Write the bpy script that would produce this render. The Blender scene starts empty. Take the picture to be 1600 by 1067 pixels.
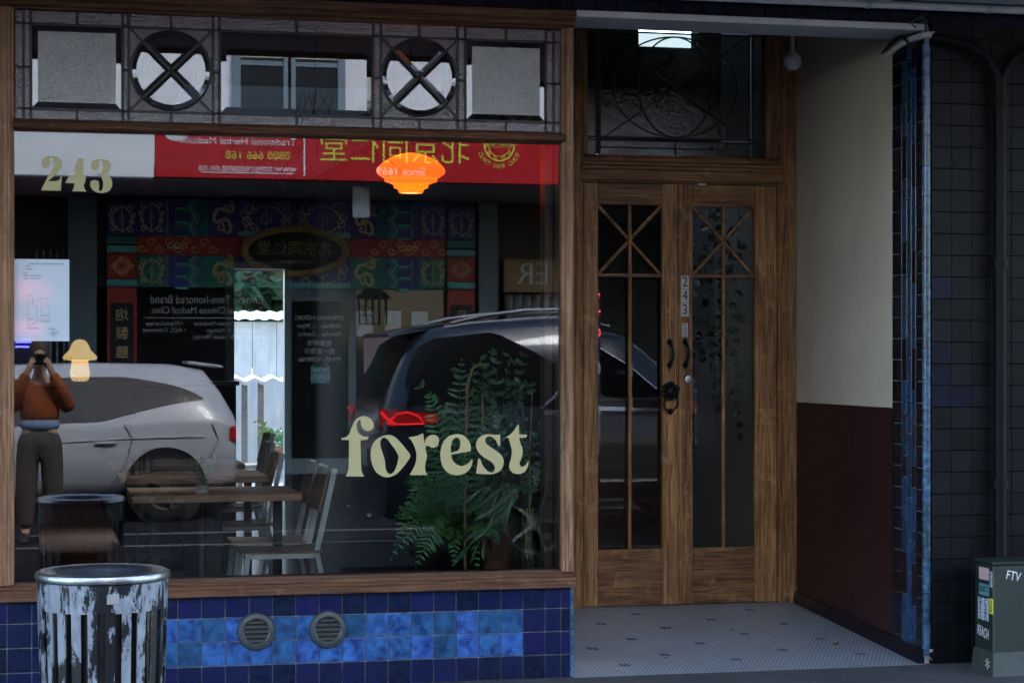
import bpy, bmesh, math, random
from mathutils import Vector, Matrix
random.seed(7)
SC = bpy.context.scene
COL = SC.collection
R = math.radians

# ------------------------------------------------------------------ camera, sky, sun, exposure
cam_d = bpy.data.cameras.new('camera'); cam = bpy.data.objects.new('camera', cam_d); COL.objects.link(cam)
cam.location = (0, -9.375, 1.535)
cam.rotation_euler = (R(90), 0, -R(13.1415))
cam_d.sensor_width = 36; cam_d.lens = 71.12
cam_d.shift_y = 23.5 / 1600
cam_d.clip_start = 0.05; cam_d.clip_end = 500
SC.camera = cam

SUN_EL, SUN_AZ = 48, 25          # sun behind the shop, over its roof
world = bpy.data.worlds.new('World'); SC.world = world; world.use_nodes = True
wn = world.node_tree.nodes; wl = world.node_tree.links
sky = wn.new('ShaderNodeTexSky'); sky.sky_type = 'NISHITA'; sky.sun_disc = False
sky.sun_elevation = R(SUN_EL); sky.sun_rotation = R(SUN_AZ); sky.dust_density = 1.0; sky.air_density = 1.0
wl.new(sky.outputs[0], wn['Background'].inputs[0]); wn['Background'].inputs[1].default_value = 0.15
sun_d = bpy.data.lights.new('sun', 'SUN'); sun = bpy.data.objects.new('sun', sun_d); COL.objects.link(sun)
sun_d.energy = 1.0; sun_d.angle = R(12); sun_d.color = (1.0, 0.97, 0.93)
_d = Vector((math.sin(R(SUN_AZ)) * math.cos(R(SUN_EL)), math.cos(R(SUN_AZ)) * math.cos(R(SUN_EL)), math.sin(R(SUN_EL))))
sun.rotation_euler = _d.to_track_quat('Z', 'Y').to_euler()
SC.view_settings.view_transform = 'Standard'; SC.view_settings.look = 'None'
SC.view_settings.gamma = 1; SC.view_settings.exposure = 3.0
SC.cycles.use_denoising = True
SC.cycles.max_bounces = 10; SC.cycles.transparent_max_bounces = 24
SC.cycles.glossy_bounces = 5; SC.cycles.diffuse_bounces = 5
SC.cycles.sample_clamp_indirect = 4.0
SC.cycles.caustics_reflective = False; SC.cycles.caustics_refractive = False

# ------------------------------------------------------------------ materials
M = {}
def nodes(name):
    m = bpy.data.materials.new(name); m.use_nodes = True
    nt = m.node_tree
    return m, nt, nt.nodes, nt.links, nt.nodes['Principled BSDF']

def mix_rgb(nt, fac, a, b, blend='MIX'):
    n = nt.nodes.new('ShaderNodeMix'); n.data_type = 'RGBA'; n.blend_type = blend
    for sock, v in ((n.inputs[0], fac), (n.inputs[6], a), (n.inputs[7], b)):
        if hasattr(v, 'is_output'): nt.links.new(v, sock)
        elif isinstance(v, (int, float)): sock.default_value = v
        else: sock.default_value = (*v[:3], 1)
    return n.outputs[2]

def math_n(nt, op, a, b=0.0, c=None):
    n = nt.nodes.new('ShaderNodeMath'); n.operation = op
    for i, v in enumerate((a, b, c)):
        if v is None: continue
        if hasattr(v, 'is_output'): nt.links.new(v, n.inputs[i])
        else: n.inputs[i].default_value = v
    return n.outputs[0]

def ramp(nt, src, p0, p1):
    n = nt.nodes.new('ShaderNodeMapRange'); n.clamp = True
    nt.links.new(src, n.inputs[0]); n.inputs[1].default_value = p0; n.inputs[2].default_value = p1
    return n.outputs[0]

def coords(nt, scale=(1, 1, 1), rnd=False):
    tc = nt.nodes.new('ShaderNodeTexCoord'); mp = nt.nodes.new('ShaderNodeMapping')
    nt.links.new(tc.outputs['Object'], mp.inputs[0]); mp.inputs['Scale'].default_value = scale
    if rnd:
        oi = nt.nodes.new('ShaderNodeObjectInfo')
        sc = nt.nodes.new('ShaderNodeVectorMath'); sc.operation = 'SCALE'
        cx = nt.nodes.new('ShaderNodeCombineXYZ')
        nt.links.new(oi.outputs['Random'], cx.inputs[0]); nt.links.new(oi.outputs['Random'], cx.inputs[1]); nt.links.new(oi.outputs['Random'], cx.inputs[2])
        nt.links.new(cx.outputs[0], sc.inputs[0]); sc.inputs['Scale'].default_value = 57.0
        nt.links.new(sc.outputs[0], mp.inputs['Location'])
    return mp.outputs[0]

def noise(nt, vec, scale, detail=4, rough=.55, dist=0):
    n = nt.nodes.new('ShaderNodeTexNoise'); nt.links.new(vec, n.inputs['Vector'])
    n.inputs['Scale'].default_value = scale; n.inputs['Detail'].default_value = detail
    n.inputs['Roughness'].default_value = rough; n.inputs['Distortion'].default_value = dist
    return n.outputs[0]

def bump(nt, h, strength, dist=.01):
    n = nt.nodes.new('ShaderNodeBump'); n.inputs['Strength'].default_value = strength; n.inputs['Distance'].default_value = dist
    nt.links.new(h, n.inputs['Height']); return n.outputs[0]

def plain(name, col, rough=.5, metal=0, var=.25, vscale=6, bmp=.15, bscale=40, emit=None, spec=.5, coat=0, rnd=False, stretch=(1, 1, 1)):
    m, nt, N, L, P = nodes(name)
    v = coords(nt, stretch, rnd)
    f = ramp(nt, noise(nt, v, vscale, 5, .6), .3, .7)
    dark = tuple(c * (1 - var) for c in col); lite = tuple(min(1, c * (1 + var * .6)) for c in col)
    L.new(mix_rgb(nt, f, dark, lite), P.inputs['Base Color'])
    P.inputs['Roughness'].default_value = rough; P.inputs['Metallic'].default_value = metal
    P.inputs['Specular IOR Level'].default_value = spec
    if coat: P.inputs['Coat Weight'].default_value = coat; P.inputs['Coat Roughness'].default_value = .05
    if bmp: L.new(bump(nt, noise(nt, v, bscale, 3), bmp, .004), P.inputs['Normal'])
    if emit:
        P.inputs['Emission Color'].default_value = (*emit[0], 1); P.inputs['Emission Strength'].default_value = emit[1]
    M[name] = m; return m

def scuffed(name, col, scuff, rough):
    m, nt, N, L, P = nodes(name)
    v = coords(nt, (1, 1, 1)); a = noise(nt, v, 1.6, 5, .6); b = noise(nt, coords(nt, (1, 1.2, 5)), 7, 8, .75, .8); d = noise(nt, v, 30, 4, .6)
    c = mix_rgb(nt, ramp(nt, a, .3, .7), tuple(x * .86 for x in col), tuple(min(1, x * 1.07) for x in col))
    c = mix_rgb(nt, math_n(nt, 'MULTIPLY', ramp(nt, b, .60, .74), .55), c, scuff)
    L.new(c, P.inputs['Base Color']); L.new(math_n(nt, 'MULTIPLY_ADD', ramp(nt, b, .45, .7), .2, rough), P.inputs['Roughness'])
    L.new(bump(nt, math_n(nt, 'ADD', d, a), .35, .004), P.inputs['Normal'])
    M[name] = m

def wood(name, base, dark, axis, rough=.55, coat=.04):
    m, nt, N, L, P = nodes(name)
    st = [14, 14, 14]; st[axis] = .9
    v = coords(nt, st, True)
    g = noise(nt, v, 2.2, 6, .65, .6)
    st2 = [90, 90, 90]; st2[axis] = 2.5
    fine = noise(nt, coords(nt, st2, True), 1.6, 3, .6)
    big = noise(nt, coords(nt, (1, 1, 1)), 2.3, 4, .6)
    c = mix_rgb(nt, ramp(nt, g, .34, .66), dark, base)
    c = mix_rgb(nt, math_n(nt, 'MULTIPLY', ramp(nt, fine, .50, .62), .75), c, tuple(x * .35 for x in dark))
    worn = noise(nt, coords(nt, (3, 3, 3)), 3.1, 6, .7)
    c = mix_rgb(nt, math_n(nt, 'MULTIPLY', ramp(nt, worn, .55, .72), .5), c, tuple(min(1, x * 1.5 + .02) for x in base))
    c = mix_rgb(nt, math_n(nt, 'MULTIPLY', ramp(nt, big, .45, .75), .55), c, tuple(x * .55 for x in dark))
    oi = N.new('ShaderNodeObjectInfo')
    hv = N.new('ShaderNodeHueSaturation'); L.new(c, hv.inputs['Color'])
    L.new(math_n(nt, 'MULTIPLY_ADD', oi.outputs['Random'], .4, .8), hv.inputs['Value'])
    L.new(hv.outputs[0], P.inputs['Base Color'])
    P.inputs['Roughness'].default_value = rough
    P.inputs['Specular IOR Level'].default_value = .3
    P.inputs['Coat Weight'].default_value = coat; P.inputs['Coat Roughness'].default_value = .3
    L.new(bump(nt, math_n(nt, 'ADD', fine, g), .35, .003), P.inputs['Normal'])
    M[name] = m; return m

def tile(name, c0, c1, rough=.12, vs=16, bstr=.08, spec=.5):
    m, nt, N, L, P = nodes(name); P.inputs['Specular IOR Level'].default_value = spec
    v = coords(nt, (1, 1, 1), True)
    f = ramp(nt, noise(nt, v, vs, 5, .6, .5), .32, .68)
    c = mix_rgb(nt, f, c0, c1)
    oi = N.new('ShaderNodeObjectInfo')
    hv = N.new('ShaderNodeHueSaturation'); L.new(c, hv.inputs['Color'])
    L.new(math_n(nt, 'MULTIPLY_ADD', oi.outputs['Random'], .8, .6), hv.inputs['Value'])
    L.new(math_n(nt, 'MULTIPLY_ADD', oi.outputs['Random'], .025, .4875), hv.inputs['Hue'])
    L.new(hv.outputs[0], P.inputs['Base Color'])
    dirt = ramp(nt, noise(nt, v, 30, 5, .7), .45, .8)
    L.new(math_n(nt, 'MULTIPLY_ADD', dirt, .25, rough), P.inputs['Roughness'])
    L.new(bump(nt, noise(nt, v, 22, 3), bstr, .004), P.inputs['Normal'])
    M[name] = m; return m

def glass(name, ior=1.75, tint=(.86, .9, .9), rough=0.0, bscale=0, bstr=0, base_reflect=0.0):
    m, nt, N, L, P = nodes(name); N.remove(P)
    tr = N.new('ShaderNodeBsdfTransparent'); tr.inputs[0].default_value = (*tint, 1)
    gl = N.new('ShaderNodeBsdfGlossy'); gl.inputs['Color'].default_value = (1, 1, 1, 1); gl.inputs['Roughness'].default_value = rough
    fr = N.new('ShaderNodeFresnel'); fr.inputs['IOR'].default_value = ior
    mx = N.new('ShaderNodeMixShader')
    if bscale:
        nb = bump(nt, noise(nt, coords(nt, (1, 1, 1), True), bscale, 2, .5), bstr, .006)
        L.new(nb, gl.inputs['Normal'])
    L.new(math_n(nt, 'ADD', fr.outputs[0], base_reflect), mx.inputs[0])
    L.new(tr.outputs[0], mx.inputs[1]); L.new(gl.outputs[0], mx.inputs[2])
    L.new(mx.outputs[0], N['Material Output'].inputs[0])
    M[name] = m; return m

def emis(name, col, strength):
    m, nt, N, L, P = nodes(name)
    P.inputs['Base Color'].default_value = (*col, 1); P.inputs['Roughness'].default_value = .35
    P.inputs['Emission Color'].default_value = (*col, 1); P.inputs['Emission Strength'].default_value = strength
    M[name] = m; return m

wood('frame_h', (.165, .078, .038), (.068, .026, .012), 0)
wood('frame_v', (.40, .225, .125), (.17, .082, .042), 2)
wood('door_h', (.37, .20, .080), (.11, .048, .017), 0)
wood('door_v', (.48, .262, .105), (.16, .072, .026), 2)
wood('cafe_wood', (.52, .31, .20), (.32, .18, .11), 0, .4, .1)
wood('chair_wood', (.40, .27, .17), (.22, .14, .085), 0, .4, .1)
tile('navy_tile', (.0030, .0070, .034), (.0062, .0140, .066), .1, 30)
tile('sky_tile', (.006, .024, .11), (.040, .15, .38), .1, 20)
tile('insert_tile', (.05, .075, .16), (.08, .11, .2), .4, 20)
tile('ink_tile', (.003, .004, .010), (.006, .010, .026), spec=.35)
tile('teal_tile', (.005, .020, .055), (.018, .075, .17), .12, 24)
tile('edge_tile', (.012, .035, .085), (.06, .15, .25), .2, 30, .2)
tile('black_tile', (.0022, .0035, .0045), (.0048, .0065, .0085), .42, 10, .12, .16)
tile('scuffed_tile', (.006, .008, .030), (.004, .005, .008), .3, 14, .12, .16)
plain('grout', (.42, .44, .48), .8, 0, .4, 20)
plain('dark_grout', (.003, .004, .005), .7, 0, .3, 20, spec=.1)
plain('lead', (.035, .037, .04), .45, .6, .3, 30)
glass('window_glass', 1.62, (.90, .93, .92))
glass('door_glass', 1.5, (.88, .92, .90))
glass('bevel_glass', 1.85, (.72, .78, .76))
glass('hammered_glass', 1.7, (.50, .50, .50), .10, 100, 1.0, .06)
glass('rose_glass', 1.7, (.50, .40, .40), .10, 100, 1.0, .06)
glass('frosted_glass', 1.6, (.50, .54, .53), .16, 260, .8, .30)
glass('dark_leaded_glass', 1.45, (.30, .31, .30), .05, 60, .3)
glass('tumbler_glass', 1.9, (.93, .95, .95))
plain('gold_vinyl', (.44, .40, .20), .5, 0, .05, 3, 0)
plain('white_paint', (.72, .73, .74), .5, 0, .12, 3, .1)
plain('soffit_paint', (.50, .53, .56), .6, 0, .15, 2, .1)
scuffed('cream_paint', (.62, .57, .47), (.40, .36, .29), .5)
scuffed('maroon_paint', (.030, .0085, .010), (.075, .05, .045), .38)
plain('black_iron', (.018, .019, .02), .45, .5, .3, 20, .3, 60)
plain('chrome', (.62, .64, .66), .18, 1, .1, 10, 0)
plain('brushed_steel', (.40, .42, .45), .34, 1, .35, 14, .35, 60, stretch=(1, 1, 1))
plain('plate', (.42, .42, .41), .4, .3, .15, 20, .05)
plain('black_ink', (.01, .01, .011), .5, 0, .1, 5, 0)
plain('white_ink', (.75, .76, .78), .5, 0, .05, 5, 0)
plain('paper', (.52, .62, .72), .5, 0, .03, 3, 0, coat=1)
plain('pipe_white', (.60, .62, .64), .4, 0, .15, 8, .1)
plain('pipe_dark', (.005, .006, .008), .45, 0, .3, 8, .2, spec=.12)
plain('vent_grey', (.045, .055, .058), .45, 0, .3, 20, .1)
plain('cabinet_green', (.018, .031, .027), .42, 0, .25, 5, .15, 30)
plain('cabinet_base', (.045, .06, .055), .6, 0, .35, 8, .25, 30)
plain('liner_black', (.008, .008, .009), .3, 0, .3, 10, .8, 12)
plain('asphalt', (.018, .019, .022), .9, 0, .35, 3, .6, 130, spec=.08)
plain('footpath', (.075, .078, .085), .7, 0, .3, 2.5, .5, 110)
plain('concrete', (.36, .36, .35), .8, 0, .2, 2, .2)
plain('road_paint', (.17, .17, .17), .6, 0, .25, 12, .2)
plain('maroon_vinyl', (.050, .010, .016), .5, 0, .3, 4, .2, spec=.2)
plain('chair_metal', (.62, .70, .72), .4, .2, .08, 5, .05)
plain('dark_wall', (.012, .013, .014), .85, 0, .2, 2, .1, spec=.1)
plain('grey_wall', (.36, .33, .26), .6, 0, .1, 2, .1)
plain('cafe_boards', (.17, .165, .16), .16, 0, .3, 4, .1)
plain('cafe_plaster', (.14, .14, .13), .8, 0, .1, 2, .05)
plain('brown_trim', (.06, .025, .018), .4, 0, .2, 4, .1)
plain('leaf_fern', (.060, .235, .065), .42, 0, .6, 9, .1)
plain('leaf_dark', (.050, .165, .075), .38, 0, .6, 9, .1)
plain('leaf_vine', (.018, .045, .024), .5, 0, .5, 9, .1)
plain('leaf_pale', (.16, .27, .22), .45, 0, .25, 12, .1)
plain('leaf_tree', (.035, .09, .03), .5, 0, .5, 1.4, .1)
plain('leaf_lime', (.16, .24, .04), .5, 0, .3, 2, .1)
plain('cane', (.26, .17, .08), .6, 0, .3, 30, .2)
plain('bark', (.06, .045, .035), .8, 0, .3, 20, .5, 30)
plain('terracotta', (.35, .13, .07), .7, 0, .2, 8, .1)
plain('fence_white', (.56, .53, .50), .6, 0, .22, 2.5, .25, 12, stretch=(4, 4, .7))
plain('old_timber', (.20, .16, .13), .7, 0, .3, 6, .2)
plain('dry_leaf', (.16, .08, .035), .7, 0, .3, 40, .2)
plain('opp_white', (.80, .81, .82), .6, 0, .05, 1.2, .05)
plain('opp_grey', (.42, .44, .45), .6, 0, .1, 2, .05)
plain('opp_dark', (.04, .042, .042), .5, 0, .2, 2, .05)
plain('opp_frame', (.16, .22, .25), .45, 0, .1, 3, .05)
plain('blind', (.52, .50, .38), .7, 0, .05, 3, .05)
plain('sign_red', (.50, .022, .028), .8, 0, .05, 2, 0, spec=.1)
plain('sign_yellow', (.72, .66, .06), .5, 0, .05, 3, 0)
plain('shop_red', (.46, .05, .035), .4, 0, .15, 4, 0)
plain('shop_green', (.02, .28, .22), .4, 0, .15, 5, 0)
plain('shop_teal', (.13, .58, .53), .4, 0, .1, 5, 0)
plain('shop_blue', (.07, .08, .34), .4, 0, .15, 5, 0)
plain('shop_lilac', (.24, .26, .38), .4, 0, .1, 5, 0)
plain('shop_gold', (.82, .60, .28), .5, 0, .2, 10, .1)
plain('old_gold', (.42, .29, .12), .5, 0, .3, 14, .3)
plain('shop_glass_dark', (.02, .021, .021), .08, 0, .1, 2, 0)
plain('shop_lettering', (.75, .76, .76), .5, 0, .05, 5, 0)
plain('tan_sign', (.42, .27, .12), .6, 0, .12, 3, .05)
plain('teal_card', (.10, .30, .30), .6, 0, .05, 5, 0)
plain('pink_card', (.60, .42, .44), .6, 0, .05, 5, 0)
plain('car_white', (.46, .46, .49), .3, 0, .02, 2, 0, coat=.5)
plain('car_navy', (.028, .036, .055), .3, .3, .05, 2, 0, coat=.5)
plain('car_glass', (.012, .013, .014), .04, 0, .05, 2, 0)
plain('wagon_glass', (.045, .040, .038), .08, 0, .2, 3, 0)
plain('car_black', (.012, .012, .013), .5, 0, .1, 5, 0)
plain('rail_grey', (.16, .18, .21), .45, .6, .1, 10, 0)
plain('tyre', (.014, .014, .015), .8, 0, .2, 20, .2)
plain('alloy', (.42, .43, .45), .3, .9, .1, 10, 0)
plain('jacket_orange', (.30, .065, .014), .8, 0, .45, 9, 1.0, 16)
plain('trousers_olive', (.06, .058, .044), .85, 0, .4, 8, .8, 16)
plain('shirt_blue', (.20, .26, .40), .8, 0, .15, 8, .2)
plain('skin', (.50, .29, .20), .5, 0, .1, 10, 0)
plain('hair', (.05, .03, .02), .6, 0, .3, 40, .3)
def lit_glass(name, col, em):
    m, nt, N, L, P = nodes(name)
    tl_ = N.new('ShaderNodeBsdfTranslucent'); tl_.inputs[0].default_value = (*col, 1)
    P.inputs['Base Color'].default_value = (*col, 1); P.inputs['Roughness'].default_value = .2
    P.inputs['Emission Color'].default_value = (*col, 1); P.inputs['Emission Strength'].default_value = em
    mx = N.new('ShaderNodeMixShader'); mx.inputs[0].default_value = .6
    L.new(P.outputs[0], mx.inputs[1]); L.new(tl_.outputs[0], mx.inputs[2]); L.new(mx.outputs[0], N['Material Output'].inputs[0])
    M[name] = m
lit_glass('lamp_orange', (1.0, .22, .010), .07)
emis('lamp_bulb', (1.0, .62, .22), .3)
emis('neon_pink', (1.0, .10, .14), 3.0)
emis('neon_blue', (.12, .12, 1.0), 3.5)
emis('tail_red', (1.0, .015, .02), .5)
plain('tail_dark', (.20, .010, .014), .15, 0, .1, 5, 0, emit=((1, .02, .02), .10))

def striped_lamp():
    m, nt, N, L, P = nodes('lamp_swirl')
    w = N.new('ShaderNodeTexWave'); w.wave_type = 'BANDS'; w.bands_direction = 'DIAGONAL'
    tc = N.new('ShaderNodeTexCoord'); L.new(tc.outputs['Object'], w.inputs['Vector'])
    w.inputs['Scale'].default_value = 26; w.inputs['Distortion'].default_value = 2.2; w.inputs['Detail Scale'].default_value = .6
    c = mix_rgb(nt, ramp(nt, w.outputs[1], .1, .75), (.74, .43, .11), (1.0, .72, .33))
    L.new(c, P.inputs['Base Color']); L.new(c, P.inputs['Emission Color']); P.inputs['Emission Strength'].default_value = .095
    P.inputs['Roughness'].default_value = .15
    M['lamp_swirl'] = m
striped_lamp()

def peeled_metal():
    m, nt, N, L, P = nodes('peeled_paint')
    v = coords(nt, (1, 1, .38))
    n = noise(nt, v, 11, 10, .74, .3)
    f = ramp(nt, n, .49, .515)
    gr = ramp(nt, noise(nt, v, 40, 6, .7), .35, .75)
    bare = mix_rgb(nt, gr, (.30, .34, .39), (.17, .19, .22))
    c = mix_rgb(nt, f, (.008, .010, .013), bare)
    L.new(c, P.inputs['Base Color'])
    L.new(math_n(nt, 'MULTIPLY_ADD', f, .2, .35), P.inputs['Roughness'])
    L.new(math_n(nt, 'MULTIPLY', f, .3), P.inputs['Metallic'])
    L.new(bump(nt, f, .5, .002), P.inputs['Normal'])
    M['peeled_paint'] = m
peeled_metal()

def mosaic_floor():
    m, nt, N, L, P = nodes('mosaic')
    v = coords(nt, (1, 1, 1))
    b = N.new('ShaderNodeTexBrick'); L.new(v, b.inputs['Vector'])
    b.inputs['Scale'].default_value = 1; b.inputs['Brick Width'].default_value = .022; b.inputs['Row Height'].default_value = .022
    b.inputs['Mortar Size'].default_value = .0028; b.offset = .5
    b.inputs['Color1'].default_value = (.48, .54, .62, 1); b.inputs['Color2'].default_value = (.38, .43, .50, 1); b.inputs['Mortar'].default_value = (.07, .075, .085, 1)
    st = ramp(nt, noise(nt, v, 3.5, 5, .6), .35, .75)
    L.new(mix_rgb(nt, math_n(nt, 'MULTIPLY', st, .4), b.outputs[0], (.2, .2, .2)), P.inputs['Base Color'])
    P.inputs['Roughness'].default_value = .38
    L.new(bump(nt, b.outputs[1], -.4, .002), P.inputs['Normal'])
    M['mosaic'] = m
mosaic_floor()

# ------------------------------------------------------------------ mesh helpers
W = {}                                  # world location of every Empty
class MB:
    def __init__(s): s.v = []; s.f = []
    def add(s, vs, fs):
        o = len(s.v); s.v += [tuple(p) for p in vs]; s.f += [tuple(i + o for i in f) for f in fs]; return s
    def box(s, x0, x1, y0, y1, z0, z1):
        return s.add([(x, y, z) for x in (x0, x1) for y in (y0, y1) for z in (z0, z1)],
                     [(0, 1, 3, 2), (4, 6, 7, 5), (0, 4, 5, 1), (2, 3, 7, 6), (0, 2, 6, 4), (1, 5, 7, 3)])
    def hexa(s, p):                     # 8 points: bottom quad, top quad
        return s.add(p, [(3, 2, 1, 0), (4, 5, 6, 7), (0, 1, 5, 4), (1, 2, 6, 5), (2, 3, 7, 6), (3, 0, 4, 7)])
    def bar(s, a, b, wd, dp, up=(0, 0, 1)):       # square bar between two points
        a, b = Vector(a), Vector(b); t = (b - a).normalized(); u = Vector(up)
        if abs(t.dot(u)) > .95: u = Vector((0, 1, 0))
        x = t.cross(u).normalized(); y = x.cross(t)
        P = []
        for q in (a, b):
            P += [q - x * wd / 2 - y * dp / 2, q + x * wd / 2 - y * dp / 2, q + x * wd / 2 + y * dp / 2, q - x * wd / 2 + y * dp / 2]
        return s.hexa(P)
    def prism(s, pts, y0, y1):          # polygon in x,z pushed along y
        n = len(pts)
        vs = [(x, y0, z) for x, z in pts] + [(x, y1, z) for x, z in pts]
        return s.add(vs, [tuple(range(n))[::-1], tuple(range(n, 2 * n))] + [(i, (i + 1) % n, n + (i + 1) % n, n + i) for i in range(n)])
    def tube(s, path, r, n=8, caps=True):
        path = [Vector(p) for p in path]; m = len(path); rr = r if isinstance(r, (list, tuple)) else [r] * m
        vs = []; ref = None
        for i, p in enumerate(path):
            t = (path[min(i + 1, m - 1)] - path[max(i - 1, 0)])
            t = t.normalized() if t.length > 1e-9 else Vector((0, 0, 1))
            if ref is None: ref = Vector((0, 0, 1)) if abs(t.z) < .9 else Vector((1, 0, 0))
            x = t.cross(ref)
            if x.length < 1e-6: x = t.cross(Vector((0, 1, 0)))
            x.normalize(); y = t.cross(x).normalized(); ref = x.cross(t).normalized() if x.cross(t).length > 1e-6 else ref
            for k in range(n):
                a = 2 * math.pi * k / n
                vs.append(p + (x * math.cos(a) + y * math.sin(a)) * rr[i])
        fs = [(i * n + k, i * n + (k + 1) % n, (i + 1) * n + (k + 1) % n, (i + 1) * n + k) for i in range(m - 1) for k in range(n)]
        if caps: fs += [tuple(range(n))[::-1], tuple(range((m - 1) * n, m * n))]
        return s.add(vs, fs)
    def lathe(s, prof, c, n=32, axis='z'):        # prof: (r, h)
        m = len(prof); vs = []
        for r, h in prof:
            for k in range(n):
                a = 2 * math.pi * k / n
                if axis == 'z': vs.append((c[0] + r * math.cos(a), c[1] + r * math.sin(a), c[2] + h))
                else: vs.append((c[0] + r * math.cos(a), c[1] - h, c[2] + r * math.sin(a)))
        return s.add(vs, [(i * n + k, i * n + (k + 1) % n, (i + 1) * n + (k + 1) % n, (i + 1) * n + k) for i in range(m - 1) for k in range(n)])
    def mesh(s, name, bevel=0, smooth=False):
        me = bpy.data.meshes.new(name); me.from_pydata(s.v, [], s.f)
        bm = bmesh.new(); bm.from_mesh(me)
        bmesh.ops.recalc_face_normals(bm, faces=bm.faces)
        if bevel:
            bmesh.ops.bevel(bm, geom=[e for e in bm.edges if len(e.link_faces) == 2 and e.calc_face_angle(0) > .5], offset=bevel, segments=1, affect='EDGES', clamp_overlap=True)
        if smooth:
            for f in bm.faces: f.smooth = True
            for e in bm.edges:
                if len(e.link_faces) == 2 and e.calc_face_angle(0) > .7: e.smooth = False
        bm.to_mesh(me); bm.free(); return me
    def build(s, name, m, parent=None, bevel=0, smooth=False):
        return obj(name, s.mesh(name, bevel, smooth), m, parent)

def obj(name, me, m, parent=None):
    o = bpy.data.objects.new(name, me)
    if m is not None and not me.materials: me.materials.append(M[m] if isinstance(m, str) else m)
    COL.objects.link(o)
    if parent is not None:
        o.parent = parent
        if parent in W: o.matrix_parent_inverse = Matrix.Translation(-W[parent])
    return o

def piece(name, me, parent, loc, rot=None, m=None):       # shared mesh data placed at loc (world)
    o = bpy.data.objects.new(name, me)
    if m is not None and not me.materials: me.materials.append(M[m])
    COL.objects.link(o); o.parent = parent
    o.location = Vector(loc) - (W[parent] if parent in W else Vector((0, 0, 0)))
    if rot: o.rotation_euler = rot
    return o

def tag(o, label, cat, group=None):
    o['label'] = label; o['category'] = cat
    if group: o['group'] = group
    return o

def thing(name, label, cat, loc=(0, 0, 0), group=None):
    o = bpy.data.objects.new(name, None); COL.objects.link(o); o.location = loc; W[o] = Vector(loc); o.empty_display_size = .1
    return tag(o, label, cat, group)

def struct(name, mb, m, bevel=0):
    o = mb.build(name, m, None, bevel); o['kind'] = 'structure'; return o

def box(*a): return MB().box(*a)

def clone(root, loc, label=None):
    """copy a thing with its parts and sub-parts to a new base location"""
    r = root.copy(); COL.objects.link(r); r.location = loc; W[r] = Vector(loc)
    if label: r['label'] = label
    def rec(src, dst):
        for ch in [c for c in bpy.data.objects if c.parent == src]:
            c = ch.copy(); COL.objects.link(c); c.parent = dst
            if src in W: c.matrix_parent_inverse = ch.matrix_parent_inverse.copy()
            rec(ch, c)
    rec(root, r); return r

def text_mesh(body, size, extrude=.002, spacing=1.0):
    cu = bpy.data.curves.new('lettering', 'FONT'); cu.body = body; cu.size = size; cu.extrude = extrude
    cu.align_x = 'CENTER'; cu.align_y = 'CENTER'; cu.resolution_u = 3; cu.space_character = spacing
    o = bpy.data.objects.new('lettering', cu); COL.objects.link(o)
    bpy.context.view_layer.update()
    me = bpy.data.meshes.new_from_object(o)
    bpy.data.objects.remove(o); bpy.data.curves.remove(cu); return me

def text(body, size, at, m, parent, facing='cam', sx=1.0, bold=0, rot=0, name='lettering', extrude=.002):
    """facing 'cam': read by someone looking along +Y; 'shop': read by someone looking along -Y; 'side': read looking along +X"""
    me = text_mesh(body, size, extrude)
    mt = Matrix.Rotation(rot, 4, 'Z') @ Matrix.Diagonal((sx, 1, 1, 1))
    base = Matrix(((1, 0, 0, 0), (0, 0, -1, 0), (0, 1, 0, 0), (0, 0, 0, 1)))
    if facing == 'shop': base = Matrix.Rotation(math.pi, 4, 'Z') @ base
    if facing == 'side': base = Matrix.Rotation(-math.pi / 2, 4, 'Z') @ base
    me.transform(Matrix.Translation(Vector(at)) @ base @ mt)
    return obj(name, me, m, parent)

def smooth_path(pts, n=7):
    """closed outline; points flagged with a third value are corners"""
    N_ = len(pts); out = []
    P = [Vector((p[0], p[1])) for p in pts]; C = [len(p) > 2 for p in pts]
    for i in range(N_):
        a, b = P[i], P[(i + 1) % N_]
        ta = (b - P[i - 1]) * .5 if not C[i] else (b - a) * .6
        tb = (P[(i + 2) % N_] - a) * .5 if not C[(i + 1) % N_] else (b - a) * .6
        if C[i] and C[(i + 1) % N_]: out.append(a); continue
        for k in range(n):
            t = k / n; t2, t3 = t * t, t * t * t
            out.append(a * (2 * t3 - 3 * t2 + 1) + ta * (t3 - 2 * t2 + t) + b * (-2 * t3 + 3 * t2) + tb * (t3 - t2))
    return out

def glyph(outlines, fmap, y, m, parent, name='letter'):
    cu = bpy.data.curves.new('g', 'CURVE'); cu.dimensions = '2D'; cu.fill_mode = 'BOTH'; cu.extrude = .0008
    for ol in outlines:
        pts = [fmap(*p) for p in smooth_path(ol)]
        sp = cu.splines.new('POLY'); sp.points.add(len(pts) - 1); sp.use_cyclic_u = True
        for q, p in zip(sp.points, pts): q.co = (p[0], p[1], 0, 1)
    o = bpy.data.objects.new('g', cu); COL.objects.link(o); bpy.context.view_layer.update()
    me = bpy.data.meshes.new_from_object(o); bpy.data.objects.remove(o); bpy.data.curves.remove(cu)
    me.transform(Matrix(((1, 0, 0, 0), (0, 0, -1, y), (0, 1, 0, 0), (0, 0, 0, 1))))
    return obj(name, me, m, parent)

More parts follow.
